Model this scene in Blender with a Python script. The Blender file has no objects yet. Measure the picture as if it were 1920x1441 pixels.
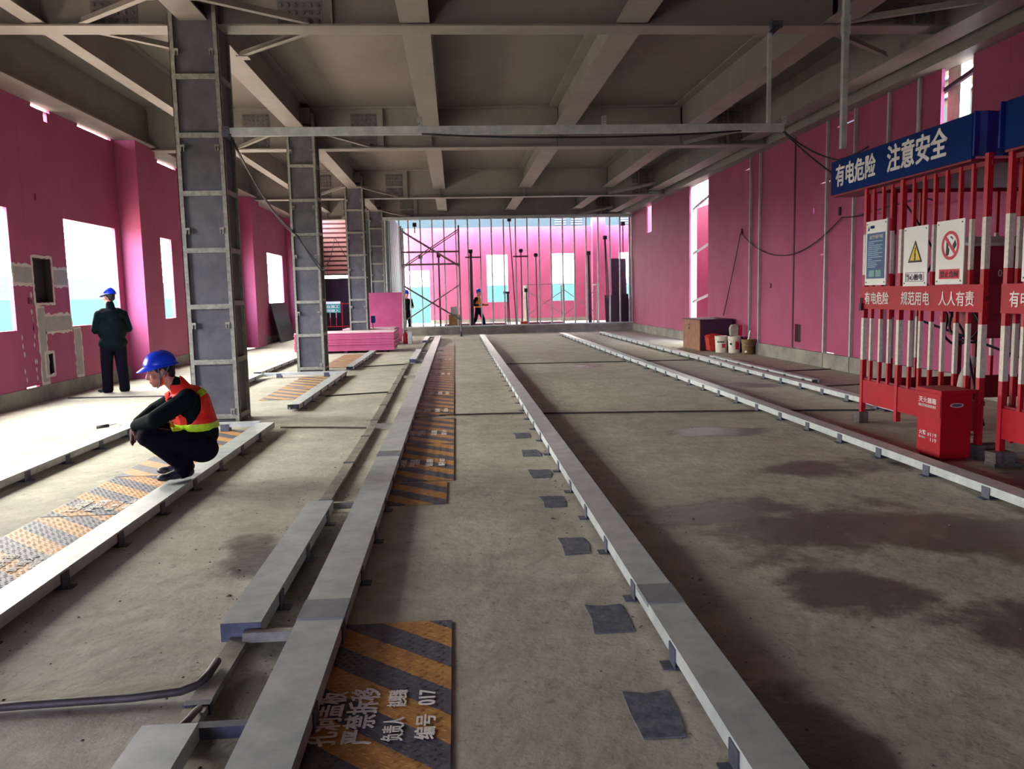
import bpy, bmesh, math, random
import numpy as np
from mathutils import Vector, Matrix
from mathutils.bvhtree import BVHTree
random.seed(7)
SC = bpy.context.scene
COL = SC.collection

# ------------------------------------------------------------ camera, sky, exposure
F_PX, PITCH, YAW, ROLL, CAM_H = 1518.5, .1112, .0675, -.022, 1.55
fw = Vector((math.sin(YAW)*math.cos(PITCH), math.cos(YAW)*math.cos(PITCH), -math.sin(PITCH)))
rt = Vector((math.cos(YAW), -math.sin(YAW), 0))
up = rt.cross(fw)
cr, sr = math.cos(ROLL), math.sin(ROLL)
rt2 = rt*cr + up*sr
up2 = up*cr - rt*sr
cd = bpy.data.cameras.new('camera')
cd.sensor_width = 36; cd.sensor_fit = 'HORIZONTAL'
cd.lens = F_PX/1920*36
cd.clip_start = .05; cd.clip_end = 400
cam = bpy.data.objects.new('camera', cd); COL.objects.link(cam)
M = Matrix((rt2, up2, -fw)).transposed().to_4x4(); M.translation = Vector((0, 0, CAM_H))
cam.matrix_world = M
SC.camera = cam

SKY_COL, SKY_STR = (1.0, .97, .87, 1), 12.0
wd = bpy.data.worlds.new('sky'); SC.world = wd; wd.use_nodes = True
bg = wd.node_tree.nodes['Background']
# warm bright sky over the window side and the far court, cooler sky behind the camera
wt = wd.node_tree
tc = wt.nodes.new('ShaderNodeTexCoord'); dp = wt.nodes.new('ShaderNodeVectorMath'); dp.operation = 'DOT_PRODUCT'
dp.inputs[1].default_value = (-.55, .8, .2); wt.links.new(tc.outputs['Generated'], dp.inputs[0])
mr = wt.nodes.new('ShaderNodeMapRange'); mr.inputs[1].default_value = -.6; mr.inputs[2].default_value = .15; wt.links.new(dp.outputs['Value'], mr.inputs[0])
mx = wt.nodes.new('ShaderNodeMix'); mx.data_type = 'RGBA'; mx.inputs[6].default_value = (.60, .66, 1.0, 1); mx.inputs[7].default_value = SKY_COL
wt.links.new(mr.outputs[0], mx.inputs[0]); wt.links.new(mx.outputs[2], bg.inputs[0]); bg.inputs[1].default_value = SKY_STR
SC.view_settings.view_transform = 'Standard'
SC.view_settings.look = 'None'
SC.view_settings.exposure = 1.75
SC.view_settings.gamma = 1
SC.view_settings.use_curve_mapping = False
SC.cycles.max_bounces = 10
SC.cycles.diffuse_bounces = 6
SC.cycles.caustics_reflective = False
SC.cycles.caustics_refractive = False
SC.cycles.sample_clamp_indirect = 6

def portal(loc, rot, sx, sy):
    """sky portal in a real opening: guides the daylight, gives no light of its own"""
    l = bpy.data.lights.new('sky_portal', 'AREA'); l.shape = 'RECTANGLE'; l.size = sx; l.size_y = sy
    l.cycles.is_portal = True
    o = bpy.data.objects.new('sky_portal', l); COL.objects.link(o)
    o.location = loc; o.rotation_euler = rot

# ------------------------------------------------------------ materials
def lin(c):
    out = []
    for v in c:
        v = v/255
        out.append(v/12.92 if v <= .04045 else ((v+.055)/1.055)**2.4)
    return (*out, 1)

class NT:
    def __init__(s, name):
        s.m = bpy.data.materials.new(name); s.m.use_nodes = True
        s.t = s.m.node_tree; s.p = s.t.nodes['Principled BSDF']
    def n(s, typ, **kw):
        nd = s.t.nodes.new(typ)
        for k, v in kw.items():
            if k.startswith('i_'): nd.inputs[k[2:].replace('_', ' ')].default_value = v
            else: setattr(nd, k, v)
        return nd
    def l(s, a, b): s.t.links.new(a, b)
    def coord(s): 
        return s.n('ShaderNodeTexCoord').outputs['Object']
    def math(s, op, a, b=None, c=None):
        nd = s.n('ShaderNodeMath', operation=op)
        for i, v in enumerate((a, b, c)):
            if v is None: continue
            if isinstance(v, (int, float)): nd.inputs[i].default_value = v
            else: s.l(v, nd.inputs[i])
        return nd.outputs[0]
    def noise(s, vec, scale, detail=4, rough=.6):
        nd = s.n('ShaderNodeTexNoise'); nd.inputs['Scale'].default_value = scale
        nd.inputs['Detail'].default_value = detail; nd.inputs['Roughness'].default_value = rough
        s.l(vec, nd.inputs['Vector']); return nd.outputs['Fac']
    def ramp(s, f, stops, interp='LINEAR'):
        nd = s.n('ShaderNodeValToRGB'); cr = nd.color_ramp; cr.interpolation = interp
        while len(cr.elements) < len(stops): cr.elements.new(.5)
        for e, (p, c) in zip(cr.elements, stops): e.position = p; e.color = c if len(c) == 4 else (*c, 1)
        s.l(f, nd.inputs[0]); return nd.outputs[0]
    def mix(s, f, a, b, mode='MIX'):
        nd = s.n('ShaderNodeMix', data_type='RGBA', blend_type=mode)
        for k, v in ((0, f), (6, a), (7, b)):
            if isinstance(v, (int, float)): nd.inputs[k].default_value = v
            elif isinstance(v, tuple): nd.inputs[k].default_value = v
            else: s.l(v, nd.inputs[k])
        return nd.outputs[2]
    def bump(s, h, strength=.3, dist=.01):
        nd = s.n('ShaderNodeBump'); nd.inputs['Strength'].default_value = strength; nd.inputs['Distance'].default_value = dist
        s.l(h, nd.inputs['Height']); s.l(nd.outputs[0], s.p.inputs['Normal'])

MATS = {}
def mat(name, c, rough=.65, metal=0., c2=None, scale=6, bump=0, bscale=40, lo=.35, hi=.65, spec=.5):
    if name in MATS: return MATS[name]
    n = NT(name); p = n.p
    p.inputs['Roughness'].default_value = rough; p.inputs['Metallic'].default_value = metal
    p.inputs['Specular IOR Level'].default_value = spec
    co = n.coord()
    if c2 is None: c2 = tuple(v*.86 for v in c)
    f = n.noise(co, scale, 5, .65)
    n.l(n.ramp(f, [(lo, lin(c2)), (hi, lin(c))]), p.inputs['Base Color'])
    if bump: n.bump(n.noise(co, bscale, 4), bump, .01)
    MATS[name] = n.m
    return n.m

# concrete slab with damp patches, dirt and shade painted in at the right front (positions belong to the slab itself)
def floor_material():
    n = NT('floor_concrete'); p = n.p; co = n.coord()
    big = n.noise(co, .55, 5, .6); mid = n.noise(co, 2.6, 6, .7); fine = n.noise(co, 38, 5, .75)
    base = n.ramp(mid, [(.3, lin((156, 153, 138))), (.55, lin((180, 177, 162))), (.75, lin((194, 191, 176)))])
    base = n.mix(n.math('MULTIPLY', n.ramp(big, [(.45, (0, 0, 0)), (.7, (1, 1, 1))]), .35), base, lin((132, 122, 108)))
    smud = n.noise(co, 11, 6, .8)
    base = n.mix(n.math('MULTIPLY', n.ramp(smud, [(.36, (1, 1, 1)), (.44, (0, 0, 0))]), .45), base, lin((92, 86, 76)))
    stre = n.noise(co, 4.5, 3, .5)
    base = n.mix(n.math('MULTIPLY', n.ramp(stre, [(.58, (0, 0, 0)), (.72, (1, 1, 1))]), .4), base, lin((206, 202, 188)))
    spk = n.ramp(fine, [(.34, (1, 1, 1)), (.42, (0, 0, 0))])
    base = n.mix(n.math('MULTIPLY', spk, .35), base, lin((95, 88, 80)))
    sep = n.n('ShaderNodeSeparateXYZ'); n.l(co, sep.inputs[0])
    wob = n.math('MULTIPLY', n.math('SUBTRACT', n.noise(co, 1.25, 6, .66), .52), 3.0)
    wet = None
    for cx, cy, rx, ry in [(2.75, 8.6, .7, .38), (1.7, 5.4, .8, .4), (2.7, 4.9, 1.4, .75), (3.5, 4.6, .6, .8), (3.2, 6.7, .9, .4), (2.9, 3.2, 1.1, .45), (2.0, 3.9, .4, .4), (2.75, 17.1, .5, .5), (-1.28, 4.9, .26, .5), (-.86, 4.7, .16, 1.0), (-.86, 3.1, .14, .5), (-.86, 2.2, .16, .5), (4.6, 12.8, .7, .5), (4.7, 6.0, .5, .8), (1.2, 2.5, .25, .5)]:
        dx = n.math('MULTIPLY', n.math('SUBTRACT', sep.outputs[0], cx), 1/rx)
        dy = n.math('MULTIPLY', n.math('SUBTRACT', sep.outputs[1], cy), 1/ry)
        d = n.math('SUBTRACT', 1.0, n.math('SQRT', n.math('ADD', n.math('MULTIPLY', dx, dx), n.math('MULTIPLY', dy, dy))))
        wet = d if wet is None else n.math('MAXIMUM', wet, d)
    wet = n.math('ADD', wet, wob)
    damp_shade_mask = n.ramp(wet, [(-.0, (0, 0, 0)), (.4, (1, 1, 1))])
    base = n.mix(n.math('MULTIPLY', damp_shade_mask, .85), base, lin((66, 60, 54)))
    n.l(base, p.inputs['Base Color'])
    n.l(n.math('SUBTRACT', .82, n.math('MULTIPLY', damp_shade_mask, .42)), p.inputs['Roughness'])
    h = n.math('ADD', n.math('MULTIPLY', fine, .2), n.noise(co, 7, 5, .55))
    n.bump(h, .55, .02)
    return n.m

def pink_material(name='pink_board', c=(164, 80, 114), c2=(154, 72, 104), seam=1.2):
    n = NT(name); p = n.p; co = n.coord(); p.inputs['Roughness'].default_value = .6; p.inputs['Specular IOR Level'].default_value = .2
    base = n.ramp(n.noise(co, 1.3, 4), [(.35, lin(c2)), (.65, lin(c))])
    sep = n.n('ShaderNodeSeparateXYZ'); n.l(co, sep.inputs[0])
    s = n.math('ADD', sep.outputs[0], sep.outputs[1])
    fr = n.math('ABSOLUTE', n.math('SUBTRACT', n.math('FRACT', n.math('MULTIPLY', s, 1/seam)), .5))
    line = n.math('LESS_THAN', fr, .004)
    base = n.mix(n.math('MULTIPLY', line, .45), base, lin((110, 40, 70)))
    n.l(base, p.inputs['Base Color'])
    n.bump(n.noise(co, 3, 4), .08, .02)
    return n.m

def stripe_material():
    n = NT('striped_tread_plate'); p = n.p; co = n.coord(); p.inputs['Roughness'].default_value = .55
    sep = n.n('ShaderNodeSeparateXYZ'); n.l(co, sep.inputs[0])
    s = n.math('ADD', sep.outputs[1], n.math('MULTIPLY', sep.outputs[0], .92))
    fr = n.math('FRACT', n.math('ADD', n.math('MULTIPLY_ADD', s, 1/.39, .475), n.math('MULTIPLY', n.noise(co, 20, 3), .05)))
    f = n.math('GREATER_THAN', fr, .5)
    wear = n.noise(co, 14, 6, .75)
    org = n.ramp(wear, [(.3, lin((146, 102, 58))), (.55, lin((194, 142, 72))), (.8, lin((212, 174, 108)))])
    gry = n.ramp(wear, [(.3, lin((62, 62, 72))), (.6, lin((92, 92, 102))), (.8, lin((128, 124, 120)))])
    n.l(n.mix(f, gry, org), p.inputs['Base Color'])
    w1 = n.n('ShaderNodeTexWave', bands_direction='DIAGONAL'); w1.inputs['Scale'].default_value = 14; n.l(co, w1.inputs['Vector'])
    n.bump(n.math('MULTIPLY', w1.outputs['Fac'], n.noise(co, 60, 2)), .3, .004)
    return n.m

def bar_material():
    n = NT('red_white_bar_paint'); p = n.p; co = n.coord(); p.inputs['Roughness'].default_value = .45
    sep = n.n('ShaderNodeSeparateXYZ'); n.l(co, sep.inputs[0])
    z = n.math('MULTIPLY', sep.outputs[2], 1/3.)
    red, wht = lin((176, 16, 36)), lin((214, 208, 196))
    col = n.ramp(z, [(0, red), (.725/3, wht), (1.19/3, red), (1.67/3, wht), (2.12/3, red)], 'CONSTANT')
    d = n.ramp(n.noise(co, 30, 5, .7), [(.3, (.72, .72, .72)), (.6, (1, 1, 1))])
    n.l(n.mix(1.0, col, d, 'MULTIPLY'), p.inputs['Base Color'])
    return n.m

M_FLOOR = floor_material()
M_PINK = pink_material()
M_STRIPE = stripe_material()
M_BAR = bar_material()
M_PINK2 = mat('pink_board_sheet', (214, 100, 146), .6, c2=(200, 84, 130), scale=2)
M_CEIL = mat('ceiling_paint', (126, 118, 113), .7, c2=(116, 108, 104), scale=.8, bump=.05, bscale=5)
M_STEEL = mat('beam_paint', (140, 134, 128), .55, c2=(126, 120, 116), scale=1.2)
M_BOLT = mat('splice_paint', (112, 106, 106), .5, c2=(96, 92, 92))
M_COLCORE = mat('column_concrete', (92, 92, 98), .75, c2=(66, 66, 74), scale=2.2, bump=.2, bscale=25)
M_COLFRAME = mat('column_angle_iron', (150, 150, 140), .6, c2=(104, 104, 98), scale=16, bump=.3, bscale=40, lo=.3, hi=.7)
M_GALV = mat('galvanised_steel', (192, 198, 196), .45, .15, c2=(164, 174, 174), scale=7)
M_GALVD = mat('galvanised_bracket', (88, 92, 108), .5, .3, c2=(66, 68, 84), scale=10)
M_JOINT = mat('weathered_joint', (138, 142, 148), .5, .15, c2=(112, 116, 124))
M_FLAT = mat('dusty_flat_bar', (158, 154, 140), .6, .2, c2=(120, 116, 108), scale=9)
M_CURB = mat('curb_concrete', (150, 146, 134), .85, c2=(96, 92, 92), scale=1.6, bump=.4, bscale=14, lo=.3, hi=.7)
M_PUTTY = mat('grey_putty', (160, 156, 156), .8, c2=(150, 145, 146))
M_PUTTYW = mat('white_putty_edge', (206, 196, 192), .8, c2=(190, 178, 176))
M_DARK = mat('dark_recess', (40, 32, 30), .8)
M_RED = mat('red_paint', (172, 14, 36), .45, spec=.25, c2=(152, 11, 30), scale=3)
M_REDD = mat('dark_red_paint', (130, 14, 34), .5, c2=(110, 12, 30), scale=3)
M_WHITE = mat('white_sign', (222, 222, 216), .4, c2=(214, 214, 208))
M_WTXT = mat('white_lettering', (226, 222, 216), .6)
M_STEN = mat('stencil_white', (236, 232, 222), .8, c2=(190, 186, 176), scale=40, lo=.2, hi=.45)
M_NAVY = mat('navy_banner', (14, 44, 100), .8, c2=(10, 36, 86), scale=3, spec=.12)
M_TARP = mat('blue_tarp', (14, 44, 140), .4, c2=(8, 28, 104), scale=4, bump=.5, bscale=7)
M_BLUEP = mat('blue_notice', (38, 84, 132), .5, c2=(28, 66, 112))
M_PALEB = mat('pale_blue_lines', (150, 190, 210), .6)
M_YEL = mat('warning_yellow', (236, 206, 40), .5)
M_BLACK = mat('black_print', (34, 28, 44), .6)
M_SRED = mat('sign_red', (208, 22, 62), .5)
M_GREENSQ = mat('pale_green_square', (120, 170, 160), .6)
M_BRICK = mat('grey_brick', (110, 106, 102), .9, c2=(74, 70, 72), scale=12, bump=.4)
M_CABLE = mat('black_cable', (22, 18, 24), .5)
M_WOOD = mat('plywood', (150, 106, 78), .7, c2=(120, 82, 60), scale=5)
M_ORANGE = mat('orange_red_plastic', (196, 52, 28), .5, c2=(170, 40, 22))
M_BUCKET = mat('white_bucket', (220, 214, 200), .5, c2=(196, 190, 176))
M_BLUEB = mat('blue_bucket', (30, 50, 130), .5)
M_OLIVE = mat('ochre_bucket', (120, 96, 44), .6, c2=(92, 70, 36))
M_BAG = mat('cement_bag', (190, 184, 170), .85, c2=(150, 144, 134), bump=.5, bscale=12)
M_SCAF = mat('scaffold_tube', (140, 128, 128), .5, .3, c2=(108, 96, 98), scale=8)
M_PIPE = mat('dark_conduit', (84, 50, 66), .5, c2=(62, 36, 50))
M_BOARDD = mat('dark_board', (66, 34, 60), .7, c2=(56, 26, 52))
M_DKBOARD = mat('dark_grey_board', (60, 54, 66), .35, c2=(44, 38, 50), scale=2)
M_TEAL = mat('teal_hoarding', (54, 86, 84), 1, c2=(51, 82, 80), spec=0)
M_PALE = mat('pale_green_wall', (62, 68, 64), 1, spec=0)
M_CREAM = mat('cream_wall', (232, 226, 208), .8)
M_TEALF = mat('grey_teal_facade', (44, 55, 55), .9, c2=(40, 50, 51), spec=.05)
M_GROUND = mat('pale_ground', (214, 206, 186), .9, c2=(196, 188, 168), scale=.4)
M_SIDING = mat('pale_blue_siding', (190, 214, 214), .6, c2=(176, 202, 204))
M_SHUT = mat('pink_shutter', (206, 150, 146), .6, c2=(196, 138, 136))
M_PC = mat('clear_blue_sheet', (206, 222, 236), .3, c2=(170, 196, 216), scale=5)
M_BBLUE = mat('blue_plastic', (40, 96, 190), .5)
M_CARD = mat('cardboard', (178, 142, 84), .8)
M_GREENSIGN = mat('green_sign', (0, 140, 132), .5)
M_ROD = mat('rusty_rod', (82, 74, 74), .6, .3, c2=(60, 54, 54), scale=9)
M_PAD = mat('blue_grey_plate', (112, 116, 126), .7, .1, c2=(70, 76, 92), scale=16, bump=.4, bscale=30)
M_PEB = mat('cement_crumbs', (112, 104, 94), .9)
# people
M_JKT = mat('dark_green_jacket', (4, 22, 24), .9, spec=.15, c2=(3, 15, 19), scale=10, bump=.3, bscale=18)
M_TRS = mat('navy_trousers', (9, 8, 22), .9, spec=.15, c2=(7, 6, 17), scale=10, bump=.3, bscale=16)
M_SKIN = mat('skin', (198, 138, 112), .55, c2=(184, 120, 98), scale=8)
M_SHOE = mat('dark_shoe', (40, 36, 46), .5, c2=(26, 24, 34))
M_HAIR = mat('black_hair', (22, 18, 20), .6)
M_HELM = mat('blue_helmet', (14, 62, 214), .28, c2=(12, 54, 200))
M_VEST = mat('orange_vest', (236, 42, 22), .7, c2=(222, 32, 18))
M_REFL = mat('lime_reflective_tape', (196, 240, 40), .45, c2=(170, 220, 30), scale=30)
M_STRAP = mat('grey_strap', (120, 124, 140), .6)
M_GLOVE = mat('brown_glove', (96, 62, 58), .8, c2=(60, 36, 38), scale=60)
M_ORGV = mat('amber_vest', (240, 150, 50), .7)

# ------------------------------------------------------------ mesh builder
ORG = {}
class MB:
    def __init__(s): s.v = []; s.f = []; s.mi = []; s.cur = 0
    def add(s, vs, fs):
        o = len(s.v); s.v += [tuple(v) for v in vs]; s.f += [tuple(i+o for i in f) for f in fs]; s.mi += [s.cur]*len(fs); return s
    def box(s, x0, x1, y0, y1, z0, z1):
        return s.add([(x0,y0,z0),(x1,y0,z0),(x1,y1,z0),(x0,y1,z0),(x0,y0,z1),(x1,y0,z1),(x1,y1,z1),(x0,y1,z1)],
              [(0,3,2,1),(4,5,6,7),(0,1,5,4),(1,2,6,5),(2,3,7,6),(3,0,4,7)])
    def bar(s, p, q, w, h, upv=(0,0,1)):
        p, q = Vector(p), Vector(q); d = (q-p).normalized(); u = Vector(upv)
        if abs(d.dot(u)) > .99: u = Vector((0,1,0))
        a = d.cross(u).normalized(); b = a.cross(d).normalized()
        a *= w/2; b *= h/2
        vs = [p-a-b, p+a-b, p+a+b, p-a+b, q-a-b, q+a-b, q+a+b, q-a+b]
        return s.add(vs, [(0,1,2,3),(7,6,5,4),(0,4,5,1),(1,5,6,2),(2,6,7,3),(3,7,4,0)])
    def tube(s, pts, r, n=8, caps=True):
        pts = [Vector(p) for p in pts]; vs = []; fs = []; prev = None
        for i, p in enumerate(pts):
            d = (pts[min(i+1, len(pts)-1)] - pts[max(i-1, 0)]).normalized()
            if prev is None:
                a = d.orthogonal().normalized()
            else:
                a = (prev - d*prev.dot(d)).normalized()
            prev = a; b = d.cross(a)
            rr = r[i] if isinstance(r, (list, tuple)) else r
            for k in range(n):
                t = 2*math.pi*k/n; vs.append(p + a*(rr*math.cos(t)) + b*(rr*math.sin(t)))
        for i in range(len(pts)-1):
            for k in range(n):
                fs.append((i*n+k, i*n+(k+1)%n, (i+1)*n+(k+1)%n, (i+1)*n+k))
        if caps:
            fs.append(tuple(range(n-1, -1, -1))); fs.append(tuple((len(pts)-1)*n+k for k in range(n)))
        return s.add(vs, fs)
    def lathe(s, c, prof, n=24):
        """prof: list of (radius, z)"""
        vs = []; fs = []
        for r, z in prof:
            for k in range(n):
                t = 2*math.pi*k/n; vs.append((c[0]+r*math.cos(t), c[1]+r*math.sin(t), c[2]+z))
        for i in range(len(prof)-1):
            for k in range(n):
                fs.append((i*n+k, i*n+(k+1)%n, (i+1)*n+(k+1)%n, (i+1)*n+k))
        fs.append(tuple(range(n-1, -1, -1))); fs.append(tuple((len(prof)-1)*n+k for k in range(n)))
        return s.add(vs, fs)
    def prism(s, poly, ext):
        """poly: planar points, ext: extrusion vector"""
        n = len(poly); P = [Vector(p) for p in poly]; E = Vector(ext)
        fs = [tuple(range(n)), tuple(range(2*n-1, n-1, -1))] + [(i, i+n, (i+1)%n+n, (i+1)%n) for i in range(n)]
        s.add(P + [p+E for p in P], fs); return s
    def build(s, name, m, parent=None, org=None, bevel=0, smooth=False):
        if org is None: org = ORG.get(parent.name, (0,0,0)) if parent is not None else (0,0,0)
        me = bpy.data.meshes.new(name)
        me.from_pydata([(x-org[0], y-org[1], z-org[2]) for x, y, z in s.v], [], s.f)
        for mm in (m if isinstance(m, (list, tuple)) else [m]): me.materials.append(mm)
        me.polygons.foreach_set('material_index', s.mi)
        bm = bmesh.new(); bm.from_mesh(me); bmesh.ops.recalc_face_normals(bm, faces=bm.faces); bm.to_mesh(me); bm.free()
        me.update()
        o = bpy.data.objects.new(name, me); COL.objects.link(o)
        if parent is not None: o.parent = parent
        else: o.location = org
        ORG[o.name] = org
        if bevel:
            b = o.modifiers.new('bevel', 'BEVEL'); b.width = bevel; b.segments = 2; b.limit_method = 'ANGLE'
        if smooth:
            for p in me.polygons: p.use_smooth = True
        return o

def tag(o, label=None, cat=None, group=None, kind=None):
    if label: o['label'] = label
    if cat: o['category'] = cat
    if group: o['group'] = group
    if kind: o['kind'] = kind
    return o
def empty(name, loc, rz=0, label=None, cat=None, group=None):
    o = bpy.data.objects.new(name, None); COL.objects.link(o); o.location = loc; o.rotation_euler = (0,0,rz)
    o.empty_display_size = .1
    ORG[o.name] = tuple(loc)
    return tag(o, label, cat, group)
def copy_tree(o, parent=None):
    c = o.copy(); COL.objects.link(c)
    if parent is not None: c.parent = parent
    ORG[c.name] = ORG.get(o.name, (0,0,0))
    for ch in [x for x in COL.objects if x.parent == o]: copy_tree(ch, c)
    return c
def struct(name, mb, m, **k):
    return tag(mb.build(name, m, **k), kind='structure')

def wall_cells(mb, axis, c0, c1, a0, a1, z0, z1, holes):
    """a wall slab with rectangular openings; axis 'x': the wall stands at x in c0..c1 and runs along y"""
    As = sorted({a0, a1, *[h[0] for h in holes], *[h[1] for h in holes]}); Zs = sorted({z0, z1, *[h[2] for h in holes], *[h[3] for h in holes]})
    As = [a for a in As if a0 <= a <= a1]; Zs = [z for z in Zs if z0 <= z <= z1]
    for i in range(len(As)-1):
        j = 0
        while j < len(Zs)-1:
            def solid(jj):
                am, zm = (As[i]+As[i+1])/2, (Zs[jj]+Zs[jj+1])/2
                return not any(h[0] < am < h[1] and h[2] < zm < h[3] for h in holes)
            if not solid(j): j += 1; continue
            k = j
            while k+1 < len(Zs)-1 and solid(k+1): k += 1
            if axis == 'x': mb.box(c0, c1, As[i], As[i+1], Zs[j], Zs[k+1])
            else: mb.box(As[i], As[i+1], c0, c1, Zs[j], Zs[k+1])
            j = k+1

def text_mesh(body, size, weight=0.0, width=1.0):
    cu = bpy.data.curves.new('lettering', 'FONT'); cu.body = body; cu.size = size; cu.offset = weight*size
    cu.align_x = 'LEFT'; cu.extrude = .0008
    o = bpy.data.objects.new('lettering_tmp', cu); COL.objects.link(o)
    dg = bpy.context.evaluated_depsgraph_get()
    me = bpy.data.meshes.new_from_object(o.evaluated_get(dg))
    bpy.data.objects.remove(o); bpy.data.curves.remove(cu)
    return me
def lettering(body, origin, right, upv, height, m, parent, length=None, weight=.0, name='lettering', off=.002, bold=0):
    """flat lettering: origin = lower left corner of the text box, glyph height in metres; length stretches the line"""
    me = text_mesh(body, 1.0, min(weight, .012))
    if bold:
        bm = bmesh.new()
        for dx, dy in ((0, 0), (bold, 0), (-bold, 0), (0, bold*.6), (0, -bold*.6), (bold*.7, bold*.5), (-bold*.7, -bold*.5)):
            t = me.copy(); t.transform(Matrix.Translation((dx, dy, random.uniform(0, .0004)))); bm.from_mesh(t); bpy.data.meshes.remove(t)
        bm.to_mesh(me); bm.free()
    co = np.empty(len(me.vertices)*3); me.vertices.foreach_get('co', co); co = co.reshape(-1, 3)
    x0, x1, y0, y1 = co[:,0].min(), co[:,0].max(), co[:,1].min(), co[:,1].max()
    sx = height/(y1-y0) if length is None else length/(x1-x0); sy = height/(y1-y0)
    R, U = Vector(right).normalized(), Vector(upv).normalized(); N = R.cross(U)
    B = np.array([R, U, N]); org = np.array(ORG.get(parent.name, (0,0,0)) if parent else (0,0,0))
    loc = np.stack([(co[:,0]-x0)*sx, (co[:,1]-y0)*sy, co[:,2]+off], 1)
    W = loc @ B + np.array(origin) - org
    me.vertices.foreach_set('co', W.ravel()); me.materials.clear(); me.materials.append(m); me.name = name
    o = bpy.data.objects.new(name, me); COL.objects.link(o)
    if parent: o.parent = parent
    ORG[o.name] = tuple(org)
    return o

# ============================================================ the building
XL, XR = -6.6, 7.15
Y_NEAR, Y_END = -5.0, 33.0
# floor and ground
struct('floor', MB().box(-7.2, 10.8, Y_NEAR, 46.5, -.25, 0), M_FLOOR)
tag(MB().box(-70, 60, -40, 110, -.45, -.27).build('ground', M_GROUND), kind='structure')
# ceiling slab; the last box is an unseen added roof dimming the far room
mb = MB(); mb.box(-7.0, 7.6, Y_NEAR, 34.2, 5.53, 5.7); mb.box(-7.0, -2.75, 34.2, 38.5, 5.53, 5.7); mb.box(-2.75, 10.8, 34.2, 43.9, 5.56, 5.7)
struct('ceiling', mb, M_CEIL)
# left wall with window openings
WIN = [(6.4, 8.6), (10.6, 12.72), (14.48, 16.58), (18.62, 19.75), (21.2, 23.3), (24.3, 25.3), (27.55, 27.8), (29.55, 32.1)]
holes = [(a, b, 1.165, 2.99) for a, b in WIN[:-2]] + [(27.55, 27.8, 1.2, 2.99), (29.55, 32.1, 1.4, 3.2)]
holes += [(13.33, 13.91, 1.58, 2.28), (13.5, 13.74, .42, .75), (14.08, 14.2, 4.51, 4.65), (13.57, 13.63, 3.19, 3.3), (13.1, 13.17, 1.56, 1.66)]
holes += [(13.7, 14.3, 4.67, 4.72), (15.3, 16.7, 4.68, 4.72), (12.85, 13.25, .262, .285), (19.2, 20.4, 4.67, 4.72), (18.2, 18.7, .262, .29)]
mb = MB(); wall_cells(mb, 'x', XL-.06, XL, Y_NEAR, 38.4, .26, 4.72, holes)
struct('wall_left', mb, M_PINK)
mb = MB()
for y0, y1 in ((16.85, 17.9), (25.95, 26.95), (32.95, 33.8)):
    mb.box(XL, XL+.4, y0, y1, .05 if y0 > 20 else .0, 4.718)
struct('trim_1', mb, M_PINK)                       # boarded pilasters of the left wall
mb = MB(); mb.box(XL-.16, XL+.015, Y_NEAR, 16.85, 0, .26); mb.box(XL-.16, XL+.015, 17.9, 25.95, 0, .26); mb.box(XL-.16, XL+.015, 26.95, 38.4, 0, .26)
struct('baseboard_left', mb, M_CURB)
# dark backs of the recesses
mb = MB(); mb.box(XL-.2, XL-.12, 13.25, 14.0, 1.5, 2.35); mb.box(XL-.2, XL-.12, 13.45, 13.8, .36, .8); mb.box(XL-.1, XL-.061, 13.5, 13.7, 3.12, 3.36); mb.box(XL-.1, XL-.061, 13.0, 13.25, 1.5, 1.72)
for a, b, c, d in ((13.33, 13.91, 1.58, 2.28), (13.5, 13.74, .42, .75)):
    x0, x1, t = XL-.13, XL-.004, .008
    mb.box(x0, x1, a, a+t, c, d); mb.box(x0, x1, b-t, b, c, d); mb.box(x0, x1, a, b, c, c+t); mb.box(x0, x1, a, b, d-t, d)
struct('trim_2', mb, M_DARK)
# filled joints on the left wall: grey tape with ragged white edges
def ragged(mb, y0, y1, z0, z1, x, amp):
    pts = []
    n = max(4, int((y1-y0)/.06)); m_ = max(4, int((z1-z0)/.06))
    for i in range(n): pts.append((y0+(y1-y0)*i/n, z0+random.uniform(-amp, amp)))
    for i in range(m_): pts.append((y1+random.uniform(-amp, amp), z0+(z1-z0)*i/m_))
    for i in range(n): pts.append((y1-(y1-y0)*i/n, z1+random.uniform(-amp, amp)))
    for i in range(m_): pts.append((y0+random.uniform(-amp, amp), z1-(z1-z0)*i/m_))
    mb.prism([(x, a, b) for a, b in pts], (.002, 0, 0))
JOINTS = [(12.75, 13.28, 1.88, 2.14), (13.96, 14.44, 1.86, 2.12), (13.36, 13.56, .3, 1.5), (13.56, 14.46, 1.1, 1.36), (14.55, 14.78, .3, 1.12)]
mb = MB(); mg = MB()
for a, b, c, d in JOINTS:
    ragged(mb, a-.03, b+.03, c-.035, d+.035, XL+.001, .022); ragged(mg, a+.0, b-.0, c+.01, d-.01, XL+.004, .008)
for a, b, c, d in ((13.33, 13.91, 1.58, 2.28), (13.5, 13.74, .42, .75)):
    w = .045
    for r in ((a-w, a, c-w, d+w), (b, b+w, c-w, d+w), (a, b, c-w, c), (a, b, d, d+w)): ragged(mb, *r, XL+.006, .012)
for i in range(26):
    y = random.choice((12.85, 13.2)) + random.uniform(-.03, .03); z = .4+.13*(i//2) if i < 22 else 1.6
    if z > 1.1 and y < 12.9: y = 13.2
    mb.prism([(XL+.001, y-.02, z), (XL+.001, y, z-.05), (XL+.001, y+.02, z), (XL+.001, y, z+.05)], (.002, 0, 0))
struct('trim_3', mb, M_PUTTYW); struct('trim_4', mg, M_PUTTY)

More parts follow.
